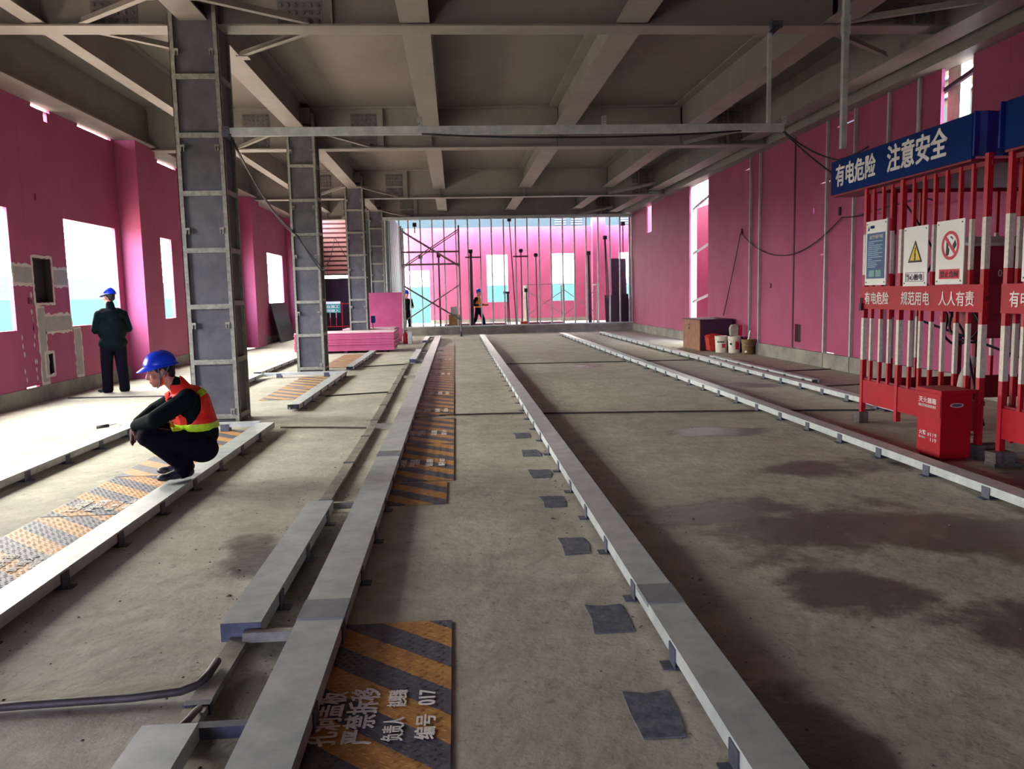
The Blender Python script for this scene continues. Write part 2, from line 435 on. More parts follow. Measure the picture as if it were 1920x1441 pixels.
# right wall
rh = [(11.0, 11.72, 3.2, 4.72), (22.65, 24.5, .28, 4.66), (29.25, 30.0, 3.68, 4.66)]
rh += [(19.41, 19.78, 4.4, 4.43), (15.2, 15.63, 3.535, 3.565), (15.25, 15.62, 2.17, 2.195), (14.25, 14.95, 4.465, 4.5), (16.4, 16.7, .42, .79),
       (15.86, 15.95, 3.0, 3.12), (18.0, 18.08, 1.56, 1.66), (14.9, 15.3, .275, .3), (16.3, 16.75, .275, .295)]
mb = MB(); wall_cells(mb, 'x', XR, XR+.05, Y_NEAR, 33.0, .28, 4.66, rh)
struct('wall_right', mb, M_PINK)
mb = MB(); mb.box(XR-.06, XR+.14, Y_NEAR, 33.0, 0, .28)
struct('baseboard_right', mb, M_CURB)
mb = MB(); mb.box(XR+.051, XR+.1, 16.3, 16.8, .35, .85); mb.box(XR+.051, XR+.1, 15.8, 16.0, 2.95, 3.08); mb.box(XR+.051, XR+.1, 17.9, 18.2, 1.5, 1.72)
struct('trim_5', mb, M_DARK)
for i, (y, w) in enumerate(((19.3, .07), (18.69, .07), (15.28, .07), (14.21, .06), (13.1, .06), (12.24, .06))):
    mb = MB(); mb.box(XR-.045, XR-.002, y-w/2, y+w/2, .0 if y < 18 else .05, 4.66); mb.box(XR-.06, XR-.045, y-w/2-.008, y-w/2+.012, .0 if y < 18 else .05, 4.66)
    struct('trim_%d' % (10+i), mb, M_GALV)
mb = MB(); mb.box(XR-.012, XR, 16.77, 16.83, .28, 4.66); struct('trim_6', mb, M_BOARDD)
# near end of the hall, behind the camera
mb = MB(); wall_cells(mb, 'y', Y_NEAR-.14, Y_NEAR, XL-.14, XR+.12, 0, 5.6, [(-4.6, -2.6, 0, 2.6)])
struct('wall_near', mb, M_PINK)

# ---------------- steel frame
BEAMS = [(10.72, 4.885), (17.9, 4.67), (26.55, 4.65), (33.4, 4.65)]
COLS = [(10.41, .54), (17.25, .5), (26.0, .5), (33.0, .5)]
CX0, CX1 = -3.35, -2.77
def bolts(mb, x0, x1, z0, z1, y, nx, nz):
    mb.box(x0, x1, y-.012, y, z0, z1)
    for i in range(nx):
        for j in range(nz):
            cx = x0+(x1-x0)*(i+.5)/nx; cz = z0+(z1-z0)*(j+.5)/nz
            mb.tube([(cx, y-.012, cz), (cx, y-.028, cz), (cx, y-.04, cz)], [.026, .026, .012], 6)
BLAB = ['nearest grey steel crossbeam, above the first column', 'second grey steel crossbeam, behind the hanging channel',
        'third grey steel crossbeam, above the third column', 'farthest grey steel crossbeam, above the metal stud partition']
for bi, (y, h) in enumerate(BEAMS):
    r = empty('crossbeam', (0, y, h), 0, BLAB[bi], 'beam', 'steel crossbeams under the ceiling')
    x0, x1 = (XL-.05, XR+.1)
    MB().box(x0, x1, y-.17, y+.17, h, h+.022).build('bottom_flange', M_STEEL, r)
    MB().box(x0, x1, y-.01, y+.01, h+.022, 5.5).build('web', M_STEEL, r)
    MB().box(x0, x1, y-.17, y+.17, 5.5, 5.53).build('top_flange', M_STEEL, r)
    for x in (-5.0, -1.42, -.4, 2.33, 5.03, 6.05):
        MB().box(x-.008, x+.008, y-.15, y-.01, h+.022, 5.5).build('stiffener', M_STEEL, r)
    for xa, xb in ((-2.1, -1.55), (-4.35, -3.8), (5.85, 6.4)):
        mb = MB(); zt = 5.42; zm = h+.36
        bolts(mb, xa, xb, zm+.03, zt, y-.01, 6, 4); mb.build('splice_plate', M_BOLT, r)
        mb = MB(); bolts(mb, xa, xb, h+.06, zm-.02, y-.01, 6, 3); mb.build('splice_plate', M_BOLT, r)
    for sx in (1, -1):
        for sy in (1, -1):
            xc = -3.06+sx*.18; mb = MB()
            p, q = Vector((xc, y+sy*1.15, 4.89)), Vector((-3.06+sx*1.35, y+sy*.16, h+.03))
            mb.bar(p, q, .075, .012); mb.bar(p+Vector((0,0,.035)), q+Vector((0,0,.035)), .012, .07)
            mb.box(xc-.12*(sx < 0)-.02, xc+.12*(sx > 0)+.02, p.y-.1, p.y+.08, 4.87, 4.884)
            mb.build('brace', M_STEEL, r)
    for sy in (1, -1):
        mb = MB(); p, q = Vector((6.35, y+sy*1.1, 4.86)), Vector((5.05, y+sy*.16, h+.03))
        mb.bar(p, q, .075, .012); mb.bar(p+Vector((0,0,.035)), q+Vector((0,0,.035)), .012, .07); mb.build('brace', M_STEEL, r)
# longitudinal joists between the crossbeams
ys = [Y_NEAR, BEAMS[0][0], BEAMS[1][0], BEAMS[2][0], BEAMS[3][0]]
def ibeam(mb, xc, w, y0, y1, z, top=5.53):
    mb.box(xc-w/2, xc+w/2, y0, y1, z, z+.02); mb.box(xc-.008, xc+.008, y0, y1, z+.02, top); mb.box(xc-w/2, xc+w/2, y0, y1, top-.02, top)
for xc, w in ((-4.95, .22), (-3.06, .34), (-.4, .37), (2.33, .4), (5.03, .38)):
    for i in range(4):
        mb = MB(); ibeam(mb, xc, w, ys[i]+.012, ys[i+1]-.012, 4.92)
        struct('ceiling_joist', mb, M_STEEL)
# edge beams over the two long walls
mb = MB(); mb.box(-6.665, -6.1, Y_NEAR, 36, 4.72, 4.745); mb.box(-6.31, -6.29, Y_NEAR, 36, 4.745, 5.53)
struct('ceiling_edge_beam', mb, M_STEEL)
mb = MB(); mb.box(6.35, 6.75, Y_NEAR, 34, 4.78, 4.8); mb.box(6.54, 6.56, Y_NEAR, 34, 4.8, 5.53)
struct('ceiling_edge_beam', mb, M_STEEL)
mb = MB(); mb.box(6.9, 7.3, Y_NEAR, 34, 4.66, 5.53)
struct('wall_right_header', mb, M_STEEL)

# ---------------- columns
CLAB = ['nearest column, dark panel core in a ladder of grey angle iron, behind the crouching man',
        'second column from the camera, dark panels in grey angle iron, in front of the pink board stack',
        'third column from the camera, between the green sign and the upright pink board',
        'farthest column, slender in view, beside the end of the stud partition']
for ci, (y, d) in enumerate(COLS):
    r = empty('steel_column', (-3.06, y+d/2, 0), 0, CLAB[ci], 'column', 'row of columns down the hall')
    y1 = y+d
    MB().box(CX0+.035, CX1-.035, y+.045, y1-.045, 0, 5.4).build('core', M_COLCORE, r)
    for px in (CX0, CX1):
        for py in (y, y1):
            sx, sy = (1 if px == CX0 else -1), (1 if py == y else -1); mb = MB()
            mb.box(min(px, px+sx*.055), max(px, px+sx*.055), min(py, py+sy*.008), max(py, py+sy*.008), 0, 5.3)
            mb.box(min(px, px+sx*.008), max(px, px+sx*.008), min(py, py+sy*.055), max(py, py+sy*.055), 0, 5.3)
            mb.build('corner_angle', M_COLFRAME, r)
    for k in range(8):
        z = .09+.695*k if k < 7 else 4.86
        if z > 4.95: z = 4.86
        if k == 7: continue
        MB().box(CX0+.05, CX1-.05, y-.001, y+.03, z-.035, z+.025).build('batten', M_COLFRAME, r)
        zz = z+.02*(k % 3)
        MB().box(CX1-.03, CX1+.001, y+.05, y1-.05, zz-.035, zz+.025).build('batten', M_COLFRAME, r)
        MB().box(CX0-.001, CX0+.03, y+.05, y1-.05, zz-.035, zz+.025).build('batten', M_COLFRAME, r)
    MB().box(CX0+.07, CX1-.07, y-.03, y+.04, 5.1, 5.4).build('cap_plate', M_STEEL, r)
    for k, z in enumerate((.16, 1.25, 2.42, 3.42, 4.55)):
        for px, sx in ((CX0+.055, 1), (CX1-.055, -1)):
            if k == 0 and sx == 1: continue
            mb = MB(); a, b = sorted((px, px+sx*.055)); mb.box(a, b, y-.015, y+.04, z, z+.028)
            mb.bar((px+sx*.045, y-.004, z), (px+sx*.045, y-.004, z-.05), .012, .03); mb.bar((px+sx*.012, y-.004, z), (px+sx*.012, y-.004, z-.05), .012, .03)
            mb.build('clip', M_COLFRAME, r)

# ============================================================ galvanised floor channels
def channel(name, x0, x1, y0, y1, label, step=.75, start=0., z0=.035, z1=.1, joints=(), cat='channel', side=0):
    r = empty(name, ((x0+x1)/2, (y0+y1)/2, 0), 0, label, cat, 'galvanised floor channels')
    mb = MB(); t = .006
    mb.prism([(x0, y0, z0), (x0, y0, z1), (x1, y0, z1), (x1, y0, z0), (x1-t, y0, z0), (x1-t, y0, z1-t), (x0+t, y0, z1-t), (x0+t, y0, z0)], (0, y1-y0, 0))
    mb.build('rail', M_GALV, r)
    if name == 'short_channel':
        MB().box(x0, x1, y0-.004, y0, z0-.02, z1).build('end_plate', M_GALVD, r)
    y = y0+.12+start; k = 0
    while y < y1-.05 and k < 50:
        mb = MB(); e = .006; w = .045
        mb.box(x0-e, x0, y-w, y+w, 0, z1-.012); mb.box(x1, x1+e, y-w, y+w, 0, z1-.012)
        mb.box(x0+t, x1-t, y-w, y+w, z0-.02, z0+.02); mb.box(x0-.05, x1+.05, y-w*.8, y+w*.8, 0, .006)
        mb.build('bracket', M_GALVD, r); y += step; k += 1
    for j in joints:
        MB().box(x0-.003, x1+.003, j-.12, j+.12, z1-.02, z1+.003).build('joint_cover', M_JOINT, r)
    return r
channel('floor_channel', -.76, -.55, 1.2, 29.6, 'wide galvanised channel left of the middle row of striped plates', joints=(3.72, 7.49))
channel('floor_channel', .86, 1.03, 1.2, 29.7, 'long galvanised channel right of the middle row of striped plates', start=.35, joints=(3.72,))
channel('floor_channel', 3.8, 3.96, 1.9, 29.6, 'galvanised channel running past the red extinguisher box', start=.48)
channel('floor_channel', 5.27, 5.42, 9.4, 29.6, 'galvanised channel ending behind the red and white fence', start=.3)
channel('floor_channel', 5.6, 5.72, 12.4, 17.6, 'short channel nearest the right wall, in front of the paint buckets', start=.2)
channel('floor_channel', -4.0, -3.82, 2.5, 16.2, 'galvanised channel left of the crouching man, carrying a trowel', start=.2)
channel('floor_channel', -4.1, -3.94, 16.6, 22.5, 'galvanised channel left of the second column', start=.3)
channel('floor_channel', -2.375, -2.185, 1.8, 9.7, 'galvanised channel under the crouching man', start=.3)
channel('floor_channel', -2.36, -2.19, 11.3, 16.2, 'galvanised channel beside the plates before the second column', start=.15)
channel('floor_channel', -2.36, -2.2, 17.35, 22.4, 'galvanised channel running under the pink board stack', start=.15)
channel('short_channel', -1.12, -.93, 1.2, 2.73, 'short channel nearest the camera, left of the wide channel', start=.2)
channel('short_channel', -1.1, -.92, 3.6, 5.8, 'short channel between two tie bars, beside the damp patch', start=.3)
channel('short_channel', -1.1, -.95, 18.85, 22.3, 'short channel in front of the pink board stack', start=.2)
channel('short_channel', -1.1, -.95, 26.7, 29.4, 'short channel nearest the partition, beside the mobile scaffold', start=.2)
# cross channels at the columns
for y, xa, xb, lab in ((9.78, -3.82, -2.375, 'cross channel in front of the nearest column'), (16.28, -3.82, -2.19, 'cross channel in front of the second column')):
    r = empty('cross_channel', ((xa+xb)/2, y, 0), 0, lab, 'channel', 'galvanised floor channels')
    MB().box(xa, xb, y-.05, y+.05, .05, .1).build('rail', M_GALV, r)
    for x in (xa+.3, xb-.4): MB().box(x-.05, x+.05, y-.056, y+.056, 0, .085).build('bracket', M_GALVD, r)
# tie bars between the short channels and the wide one
for i, (y, x) in enumerate(((2.76, -.99), (3.56, -.99), (5.83, -.95), (9.47, -.97), (15.2, -1.0), (19.0, -.95), (22.2, -.95), (29.3, -.95))):
    lab = ['nearest steel tie bar across the gap, by the bent pipe', 'second tie bar, at the near end of the short channel', 'third tie bar, at the far end of the short channel',
           'fourth tie bar from the camera, past the dark joint of the wide channel', 'fifth tie bar from the camera', 'sixth tie bar, in front of the board stack', 'seventh tie bar from the camera, beside the board stack', 'farthest tie bar, near the partition'][i]
    tag(MB().box(x, -.765, y-.022, y+.022, .03, .075).build('tie_bar', M_GALVD if i in (0,) else M_FLAT, org=(x, y, 0)), lab, 'bar', 'tie bars across the cable gap')
for i, (ya, yb, xa, xb, lab) in enumerate(((2.74, 3.6, -1.015, -1.015, 'flat bar on the floor nearest the camera, under the bent pipe'), (5.8, 9.6, -1.02, -1.02, 'long dusty flat bar in line with the short channels, before the tie'),
        (9.75, 18.8, -1.03, -1.13, 'longest dusty flat bar, running along toward the board stack'), (22.4, 26.6, -1.05, -1.04, 'farthest dusty flat bar, between the two far short channels'))):
    r = empty('flat_bar', ((xa+xb)/2, (ya+yb)/2, 0), 0, lab, 'bar', 'flat bars on the floor')
    MB().bar((xa, ya, .022), (xb, yb, .022), .085, .03).build('strip', M_FLAT, r)
    y = ya+.25
    while y < yb:
        t = (y-ya)/(yb-ya); x = xa+(xb-xa)*t
        MB().box(x-.05, x+.05, y-.02, y+.02, 0, .042).build('clip', M_GALVD, r); y += 1.4
# bent pipe and thin rods
tag(MB().tube([(-2.12, 3.06, .02), (-1.7, 3.085, .02), (-1.3, 3.095, .022), (-1.12, 3.11, .03), (-1.06, 3.14, .04), (-1.035, 3.19, .055), (-1.03, 3.3, .062)], .017, 10).build('bent_pipe', M_ROD, smooth=True), 'dark bent pipe lying on the floor at lower left', 'pipe')
tag(MB().tube([(-1.09, 2.66, .05), (-1.0, 2.7, .085), (-.98, 2.76, .09), (-.985, 2.86, .07), (-.99, 2.93, .05)], .013, 8).build('pipe_end', M_ROD, smooth=True), 'curved pipe end poking up beside the nearest short channel', 'pipe')
RODS = [((-.25, 10.42, .012), (.85, 10.38, .012), 'thin rod on the floor between the middle plates and the long channel'), ((1.05, 10.3, .012), (3.75, 9.95, .012), 'long thin rod crossing the damp floor'),
        ((4.0, 9.9, .01), (5.2, 9.7, .01), 'thin rod between the two right channels'), ((-2.15, 9.85, .01), (-1.1, 9.6, .01), 'thin rod beside the nearest column'),
        ((-2.1, 12.9, .01), (-1.1, 13.2, .01), 'thin rod beside the plates before the second column'), ((-2.1, 18.2, .01), (-1.15, 18.6, .01), 'thin rod in front of the pink board stack'),
        ((1.05, 17.9, .01), (3.75, 17.7, .01), 'far thin rod in the middle bay'), ((4.0, 17.7, .01), (5.25, 17.6, .01), 'far thin rod in the right bay'), ((-6.4, 13.7, .01), (-4.2, 13.5, .01), 'thin rod near the standing man'),
        ((5.5, 12.2, .01), (7.0, 12.4, .01), 'thin rod by the right wall, nearer one'), ((5.8, 14.6, .01), (7.05, 14.8, .01), 'thin rod by the right wall, farther one')]
for p, q, lab in RODS:
    tag(MB().tube([p, ((p[0]+q[0])/2, (p[1]+q[1])/2+.02, p[2]), q], .011, 6).build('floor_rod', M_ROD), lab, 'rod', 'thin rods on the floor')
tag(MB().bar((5.93, 16.8, .012), (5.32, 9.6, .012), .1, .02).build('brown_strip', M_BOARDD), 'dark brown strip on the floor behind the right channel', 'strip')
# trowel on the left channel
r = empty('trowel', (-4.0, 9.7, .1), 0, 'small trowel lying on the channel left of the crouching man', 'trowel')
MB().tube([(-4.22, 9.66, .11), (-4.1, 9.72, .118)], .02, 10).build('handle', M_SHOE, r, smooth=True)
MB().tube([(-4.1, 9.72, .118), (-4.04, 9.78, .13), (-3.98, 9.76, .108)], .006, 6).build('neck', M_GALV, r)
MB().prism([(-3.99, 9.71, .102), (-3.84, 9.74, .102), (-3.8, 9.78, .102), (-3.85, 9.83, .102), (-3.99, 9.81, .102)], (0, 0, .003)).build('blade', M_GALV, r)
# flush steel pads beside the long channel
for i, y in enumerate((2.63, 3.52, 4.65, 5.72, 6.68, 7.6, 8.6)):
    lab = 'blue grey steel floor pad, %s beside the long channel' % ('nearest', 'second nearest', 'third nearest', 'fourth, lying in a damp patch,', 'fifth from the camera', 'sixth from the camera', 'seventh from the camera')[i]
    mb = MB(); pts = []
    for a, b in ((.6, 0), (.77, 0), (.785, .16), (.775, .33), (.69, .32), (.605, .335), (.61, .17)):
        pts.append((a+random.uniform(-.012, .012), y+b+random.uniform(-.012, .012), .0))
    mb.prism(pts, (0, 0, .004)); tag(mb.build('floor_pad', M_PAD), lab, 'plate', 'steel pads in the floor')
# cement crumbs along the channels
mb = MB()
for k in range(1500):
    bx = random.choice((.8, -.5, -1.15, -2.1, 3.75, -.85, 1.1)); x = bx+random.gauss(0, .1); y = random.uniform(1.9, 11)
    if random.random() < .3: x = random.uniform(-2, 3.5)
    if any(a-.02 < x < b+.02 for a, b in ((-.76, -.55), (.86, 1.03), (-2.375, -2.185), (3.8, 3.96), (-1.12, -.92))): continue
    if -.66 < x < -.04 or -3.1 < x < -2.4 or -1.13 < x < -.9: continue
    s = random.uniform(.002, .007)*(2 if random.random() < .05 else 1); h = s*.8
    mb.add([(x-s, y-s*.7, 0), (x+s*.8, y-s, 0), (x+s, y+s*.9, 0), (x-s*.6, y+s, 0), (x, y, h)], [(0,1,4), (1,2,4), (2,3,4), (3,0,4), (3,2,1,0)])
tag(mb.build('cement_crumbs', M_PEB), 'loose cement crumbs scattered on the floor', 'debris', kind='stuff')

# ============================================================ striped cover plates
def cover_plate(x0, x1, y0, y1, label, tread=False, lines=None, rz=0, mirror=False):
    r = empty('cover_plate', ((x0+x1)/2, (y0+y1)/2, 0), rz, label, 'floor plate', 'striped cover plates')
    mb = MB(); mb.box(x0, x1, y0, y1, .001, .008)
    if tread:
        nx, ny = int((x1-x0)/.034), int((y1-y0)/.03)
        for i in range(nx):
            for j in range(ny):
                cx = x0+.02+i*.034+(.017 if j % 2 else 0); cy = y0+.02+j*.03
                if cx > x1-.02: continue
                a = .55 if (i+j) % 2 else -.55; L, w = .013, .0035
                d = (math.cos(a)*L, math.sin(a)*L); e = (-math.sin(a)*w, math.cos(a)*w); z = .008
                mb.add([(cx-d[0], cy-d[1], z), (cx+e[0], cy+e[1], z), (cx+d[0], cy+d[1], z), (cx-e[0], cy-e[1], z), (cx-d[0]*.4, cy-d[1]*.4, z+.0022), (cx+d[0]*.4, cy+d[1]*.4, z+.0022)],
                       [(0, 4, 1), (1, 4, 5, 2), (2, 5, 3), (3, 5, 4, 0)])
    mb.build('plate', M_STRIPE, r)
    # white stencilled writing, read from the right edge of the plate: lines run along +y
    if lines:
        for (txt, ox, oy, ln, h) in lines:
            lettering(txt, (ox, oy, .0105), (0, 1, 0), (-1, 0, 0), h, M_STEN, r, length=ln, bold=.024)
    return r
def std_lines(x0, yc, s=1.0, full=False):
    return [('孔洞盖板', x0+.15, yc, .34*s, .095), ('严禁拆移', x0+.275, yc+.005, .34*s, .095), ('负责人 赵继臻', x0+.4, yc+.02, .32*s, .07), ('编号 017', x0+.51, yc+.03, .32*s, .065)]
cover_plate(-.63, -.06, 2.1, 3.74, 'striped tread plate nearest the camera, with white writing and number', True, [('孔洞盖板', -.46, 2.68, .39, .125), ('严禁拆移', -.335, 2.68, .41, .115), ('负责人', -.228, 2.69, .16, .078), ('赵继臻', -.228, 2.93, .13, .075), ('编号', -.115, 2.69, .17, .075), ('017', -.12, 2.93, .12, .065)])
cover_plate(-.645, -.11, 5.95, 6.66, 'short striped plate with a bold orange stripe and no writing', True)
cover_plate(-.645, -.055, 6.72, 8.42, 'striped plate behind the short one, its writing in the middle', True, std_lines(-.645, 7.25))
cover_plate(-.645, -.055, 8.44, 10.2, 'striped plate just before the thin floor rod', False, std_lines(-.645, 8.9))
cover_plate(-.645, -.06, 10.4, 12.3, 'striped plate just beyond the thin floor rod', False, std_lines(-.645, 10.7))
cover_plate(-.645, -.06, 12.33, 14.6, 'faded plate in the middle row, fifth of the long ones', False, std_lines(-.645, 12.6, 1.2))
cover_plate(-.645, -.06, 14.63, 17.0, 'faded plate in the middle row, sixth of the long ones', False, std_lines(-.645, 15.8, 1.2))
cover_plate(-.645, -.06, 17.2, 20.9, 'faded plate in the middle row, second from its far end', False, std_lines(-.645, 19.4, 1.5))
cover_plate(-.645, -.06, 20.93, 24.9, 'farthest plate of the middle row', False, std_lines(-.645, 22.5, 1.5))
def left_lines(yc): return [('孔洞盖板', -2.86, yc, .34, .1), ('严禁拆移', -2.72, yc, .34, .1), ('负责人', -2.6, yc, .3, .07), ('编号', -2.49, yc+.03, .3, .07)]
cover_plate(-3.07, -2.42, 2.9, 4.45, 'striped plate at the left picture edge, under the channel', True, left_lines(4.0))
cover_plate(-3.07, -2.42, 4.47, 5.98, 'striped plate in the left row, second from the camera', True, left_lines(4.75))
cover_plate(-3.07, -2.42, 6.0, 7.3, 'striped plate just before the feet of the crouching man', True, left_lines(6.1))
cover_plate(-3.07, -2.42, 7.32, 8.6, 'striped plate behind the crouching man, nearer one', False)
cover_plate(-3.07, -2.42, 8.62, 9.68, 'striped plate in front of the nearest column', False)
cover_plate(-3.07, -2.45, 12.65, 14.3, 'pale striped plate before the second column, nearer one', False)
cover_plate(-3.07, -2.45, 14.33, 16.2, 'pale striped plate before the second column, farther one', False)
cover_plate(-3.05, -2.45, 18.2, 20.1, 'pale striped plate behind the second column, nearer one', False)
cover_plate(-3.05, -2.45, 20.12, 22.2, 'pale striped plate reaching the pink board stack', False)

# ============================================================ hanging strut, rods and cables
r = empty('hanging_channel', (.8, 10.42, 3.58), 0, 'long galvanised channel hung across the hall from the nearest column', 'channel')
MB().box(-2.72, 4.27, 10.4, 10.46, 3.545, 3.645).build('rail', M_GALV, r)
for x in (-.37, 1.94, 4.28):
    pts = [(x+.028*math.cos(t*.7), 10.43+.028*math.sin(t*.7), 3.645+.0045*t*.55) for t in range(46)]
    mb = MB(); mb.tube(pts, .006, 5); mb.box(x-.03, x+.03, 10.4, 10.46, 3.645, 3.652); mb.build('spring', M_GALV, r)
MB().bar((4.07, 10.42, 3.64), (4.07, 10.42, 4.76), .045, .045).build('hanger', M_GALV, r)
mb = MB(); mb.bar((4.07, 10.42, 4.74), (4.2, 10.5, 4.86), .05, .05); mb.box(4.12, 4.26, 10.47, 10.55, 4.84, 4.93); mb.build('beam_clamp', M_GALVD, r)
MB().box(-2.78, -2.69, 10.38, 10.48, 3.53, 3.66).build('end_bracket', M_GALVD, r)
r = empty('hanging_post', (4.37, 9.0, 4.2), 0, 'galvanised post hanging from the ceiling above the blue banner', 'post')
MB().box(4.34, 4.4, 8.97, 9.03, 3.08, 5.53).build('post', M_GALV, r)
MB().box(4.332, 4.408, 8.962, 9.038, 4.3, 4.5).build('sleeve', M_GALV, r)
def sag(p, q, s, n=14):
    p, q = Vector(p), Vector(q)
    return [p.lerp(q, i/n) - Vector((0, 0, s*4*(i/n)*(1-i/n))) for i in range(n+1)]
CBL = [
 (sag((4.27, 10.44, 3.56), (4.62, 9.64, 3.06), .06)+sag((4.62, 9.64, 3.06), (4.66, 9.0, 3.1), .02)[1:], 'thicker black cable from the hanging channel to the blue banner'),
 (sag((4.27, 10.44, 3.55), (4.64, 9.66, 2.86), .03), 'thinner black cable from the hanging channel to the banner edge'),
 (sag((-.35, 10.38, 3.545), (3.7, 10.38, 3.55), .06), 'black cable sagging along the underside of the hanging channel'),
 (sag((-2.7, 10.38, 3.56), (-3.3, 17.2, 2.95), .15)+sag((-3.3, 17.2, 2.95), (-2.72, 17.2, 2.15), .02)[1:]+sag((-2.72, 17.2, 2.15), (-5.2, 36.5, 4.2), .25)[1:]+[(-4.6, 36.4, 3.1), (-4.35, 36.4, 2.6)], 'upper black cable strung from the nearest column past the second one'),
 (sag((-2.68, 10.38, 3.56), (-3.2, 17.2, 2.85), .22)+sag((-3.2, 17.2, 2.85), (-2.74, 17.2, 2.1), .04)[1:], 'lower black cable strung from the nearest column to the second one'),
 (sag((7.1, 19.87, 2.92), (7.1, 14.61, 2.81), .62, 18)+[(7.1, 14.2, 2.78), (6.2, 10.5, 2.7), (5.4, 8.95, 2.5)], 'black cable sagging along the pink right wall'),
 (sag((7.1, 19.9, 2.92), (7.08, 21.1, .85), .04), 'black cable dropping down the right wall behind the wooden box'),
]
for pts, lab in CBL:
    tag(MB().tube(pts, .011, 6).build('cable', M_CABLE, smooth=True), lab, 'cable', 'black cables')
for y, z in ((19.9, 2.97), (14.75, 2.95)):
    tag(MB().box(XR-.04, XR-.002, y-.03, y+.03, z-.09, z+.06).build('cable_clip', M_BOARDD), 'small dark clip holding the sagging cable, %s end' % ('far' if y > 18 else 'near'), 'clip')

# ============================================================ red and white safety cage around the switchgear
PX = 4.6
def cage(name, ya, yb, posts, bars_y, label, text, banner, tlen, far_panel=False):
    r = empty(name, (PX, (ya+yb)/2, 0), 0, label, 'fence', 'red and white safety fences')
    def post(x, y, w=.05, z0=.13): MB().box(x-w/2, x+w/2, y-w/2, y+w/2, z0, 2.66).build('post', M_BAR, r)
    for y in posts: post(PX, y)
    for y in bars_y: MB().box(PX-.017, PX+.017, y-.017, y+.017, .5, 2.6).build('bar', M_BAR, r)
    MB().box(PX-.016, PX+.0, ya, yb, .24, .5).build('base_plate', M_RED, r)
    b = MB().box(PX-.032, PX-.026, ya, yb, 1.3, 1.545).build('slogan_plate', M_RED, r)
    for (t, y, L) in text: lettering(t, (PX-.0335, y, 1.352), (0, -1, 0), (0, 0, 1), .135, M_WTXT, b, length=L, bold=.018)
    for z in (.5, 1.42, 2.58): MB().box(PX+.0, PX+.025, ya, yb, z-.02, z+.02).build('rail', M_REDD, r)
    by0, by1 = banner
    bn = MB().box(PX-.05, PX-.01, by0, by1, 2.64, 3.03).build('banner', M_NAVY, r)
    mb = MB(); mb.box(PX-.04, PX+.3, by0+.01, by1, 2.62, 2.639); mb.build('banner_frame', M_REDD, r)
    for (t, y, L, h) in tlen: lettering(t, (PX-.0515, y, 2.72), (0, -1, 0), (0, 0, 1), h, M_WTXT, bn, length=L, bold=.036)
    return r
YB = [8.70, 8.51, 8.33, 7.93, 7.75, 7.57, 7.38, 7.18, 7.0]
c1 = cage('safety_fence', 6.76, 8.9, [8.86, 8.13, 6.8], YB, 'red and white barred fence with blue banner, behind the extinguisher box',
     [('有电危险', 8.80, .5), ('规范用电', 8.06, .5), ('人人有责', 7.41, .53)], (6.98, 9.65),
     [('有电危险', 9.53, .92, .26), ('注意安全', 8.38, 1.05, .28)], True)
# end tarp, far end panel of the same cage
mb = MB()
n = 8
for i in range(n):
    x0 = PX-.05+.42*i/n; x1 = PX-.05+.42*(i+1)/n
    w0, w1 = .012*math.sin(i*2.1), .012*math.sin((i+1)*2.1)
    mb.add([(x0, 6.94+w0, 2.66), (x1, 6.94+w1, 2.66), (x1, 6.94+w1, 3.04), (x0, 6.94+w0, 3.04), (x0, 6.965+w0, 2.66), (x1, 6.965+w1, 2.66), (x1, 6.965+w1, 3.04), (x0, 6.965+w0, 3.04)],
           [(0,1,2,3), (7,6,5,4), (0,4,5,1), (3,2,6,7)] + ([(0,3,7,4)] if i == 0 else []) + ([(1,5,6,2)] if i == n-1 else []))
mb.build('end_tarp', M_TARP, c1)
for i, x in enumerate((4.95, 5.25, 5.55, 5.85, 6.15, 6.45)):
    MB().box(x-.017, x+.017, 8.9, 8.934, .5, 2.6).build('bar', M_BAR, c1)
MB().box(6.7, 6.75, 8.88, 8.93, .1, 2.66).build('post', M_BAR, c1)
MB().box(PX, 6.72, 8.9, 8.916, .24, .5).build('base_plate', M_REDD, c1)
MB().box(PX, 6.72, 8.9, 8.916, 1.3, 1.54).build('slogan_plate', M_REDD, c1)
MB().box(PX, 6.72, 8.92, 8.93, 2.62, 2.9).build('clear_sheet', M_PC, c1)
for z in (2.6, 2.92): MB().box(PX, 6.72, 8.9, 8.94, z-.02, z+.02).build('rail', M_REDD, c1)
MB().box(PX+.3, PX+.34, 6.8, 6.84, .13, 2.66).build('post', M_BAR, c1)
MB().box(PX, PX+.32, 6.81, 6.82, 1.3, 1.54).build('slogan_plate', M_REDD, c1)
mb = MB(); mb.box(PX-.06, PX-.035, 8.83, 8.88, 1.28, 1.36); mb.tube([(PX-.047, 8.87, 1.36), (PX-.047, 8.87, 1.42), (PX-.047, 8.84, 1.42), (PX-.047, 8.84, 1.36)], .006, 6); mb.build('padlock', M_BLACK, c1)
YB2 = [6.28, 6.1, 5.9, 5.7, 5.5, 5.3]
c2 = cage('safety_fence', 4.9, 6.53, [6.5, 4.95], YB2, 'red and white barred fence cut off by the right picture edge',
     [('有电危险', 6.42, .5), ('规范用电', 5.72, .5)], (4.8, 6.55), [('有电危险', 6.3, .9, .28)])
# the near cage's own blue tarp end
MB().box(PX-.09, PX+.2, 6.55, 6.565, 2.66, 3.03).build('end_tarp', M_TARP, c2)
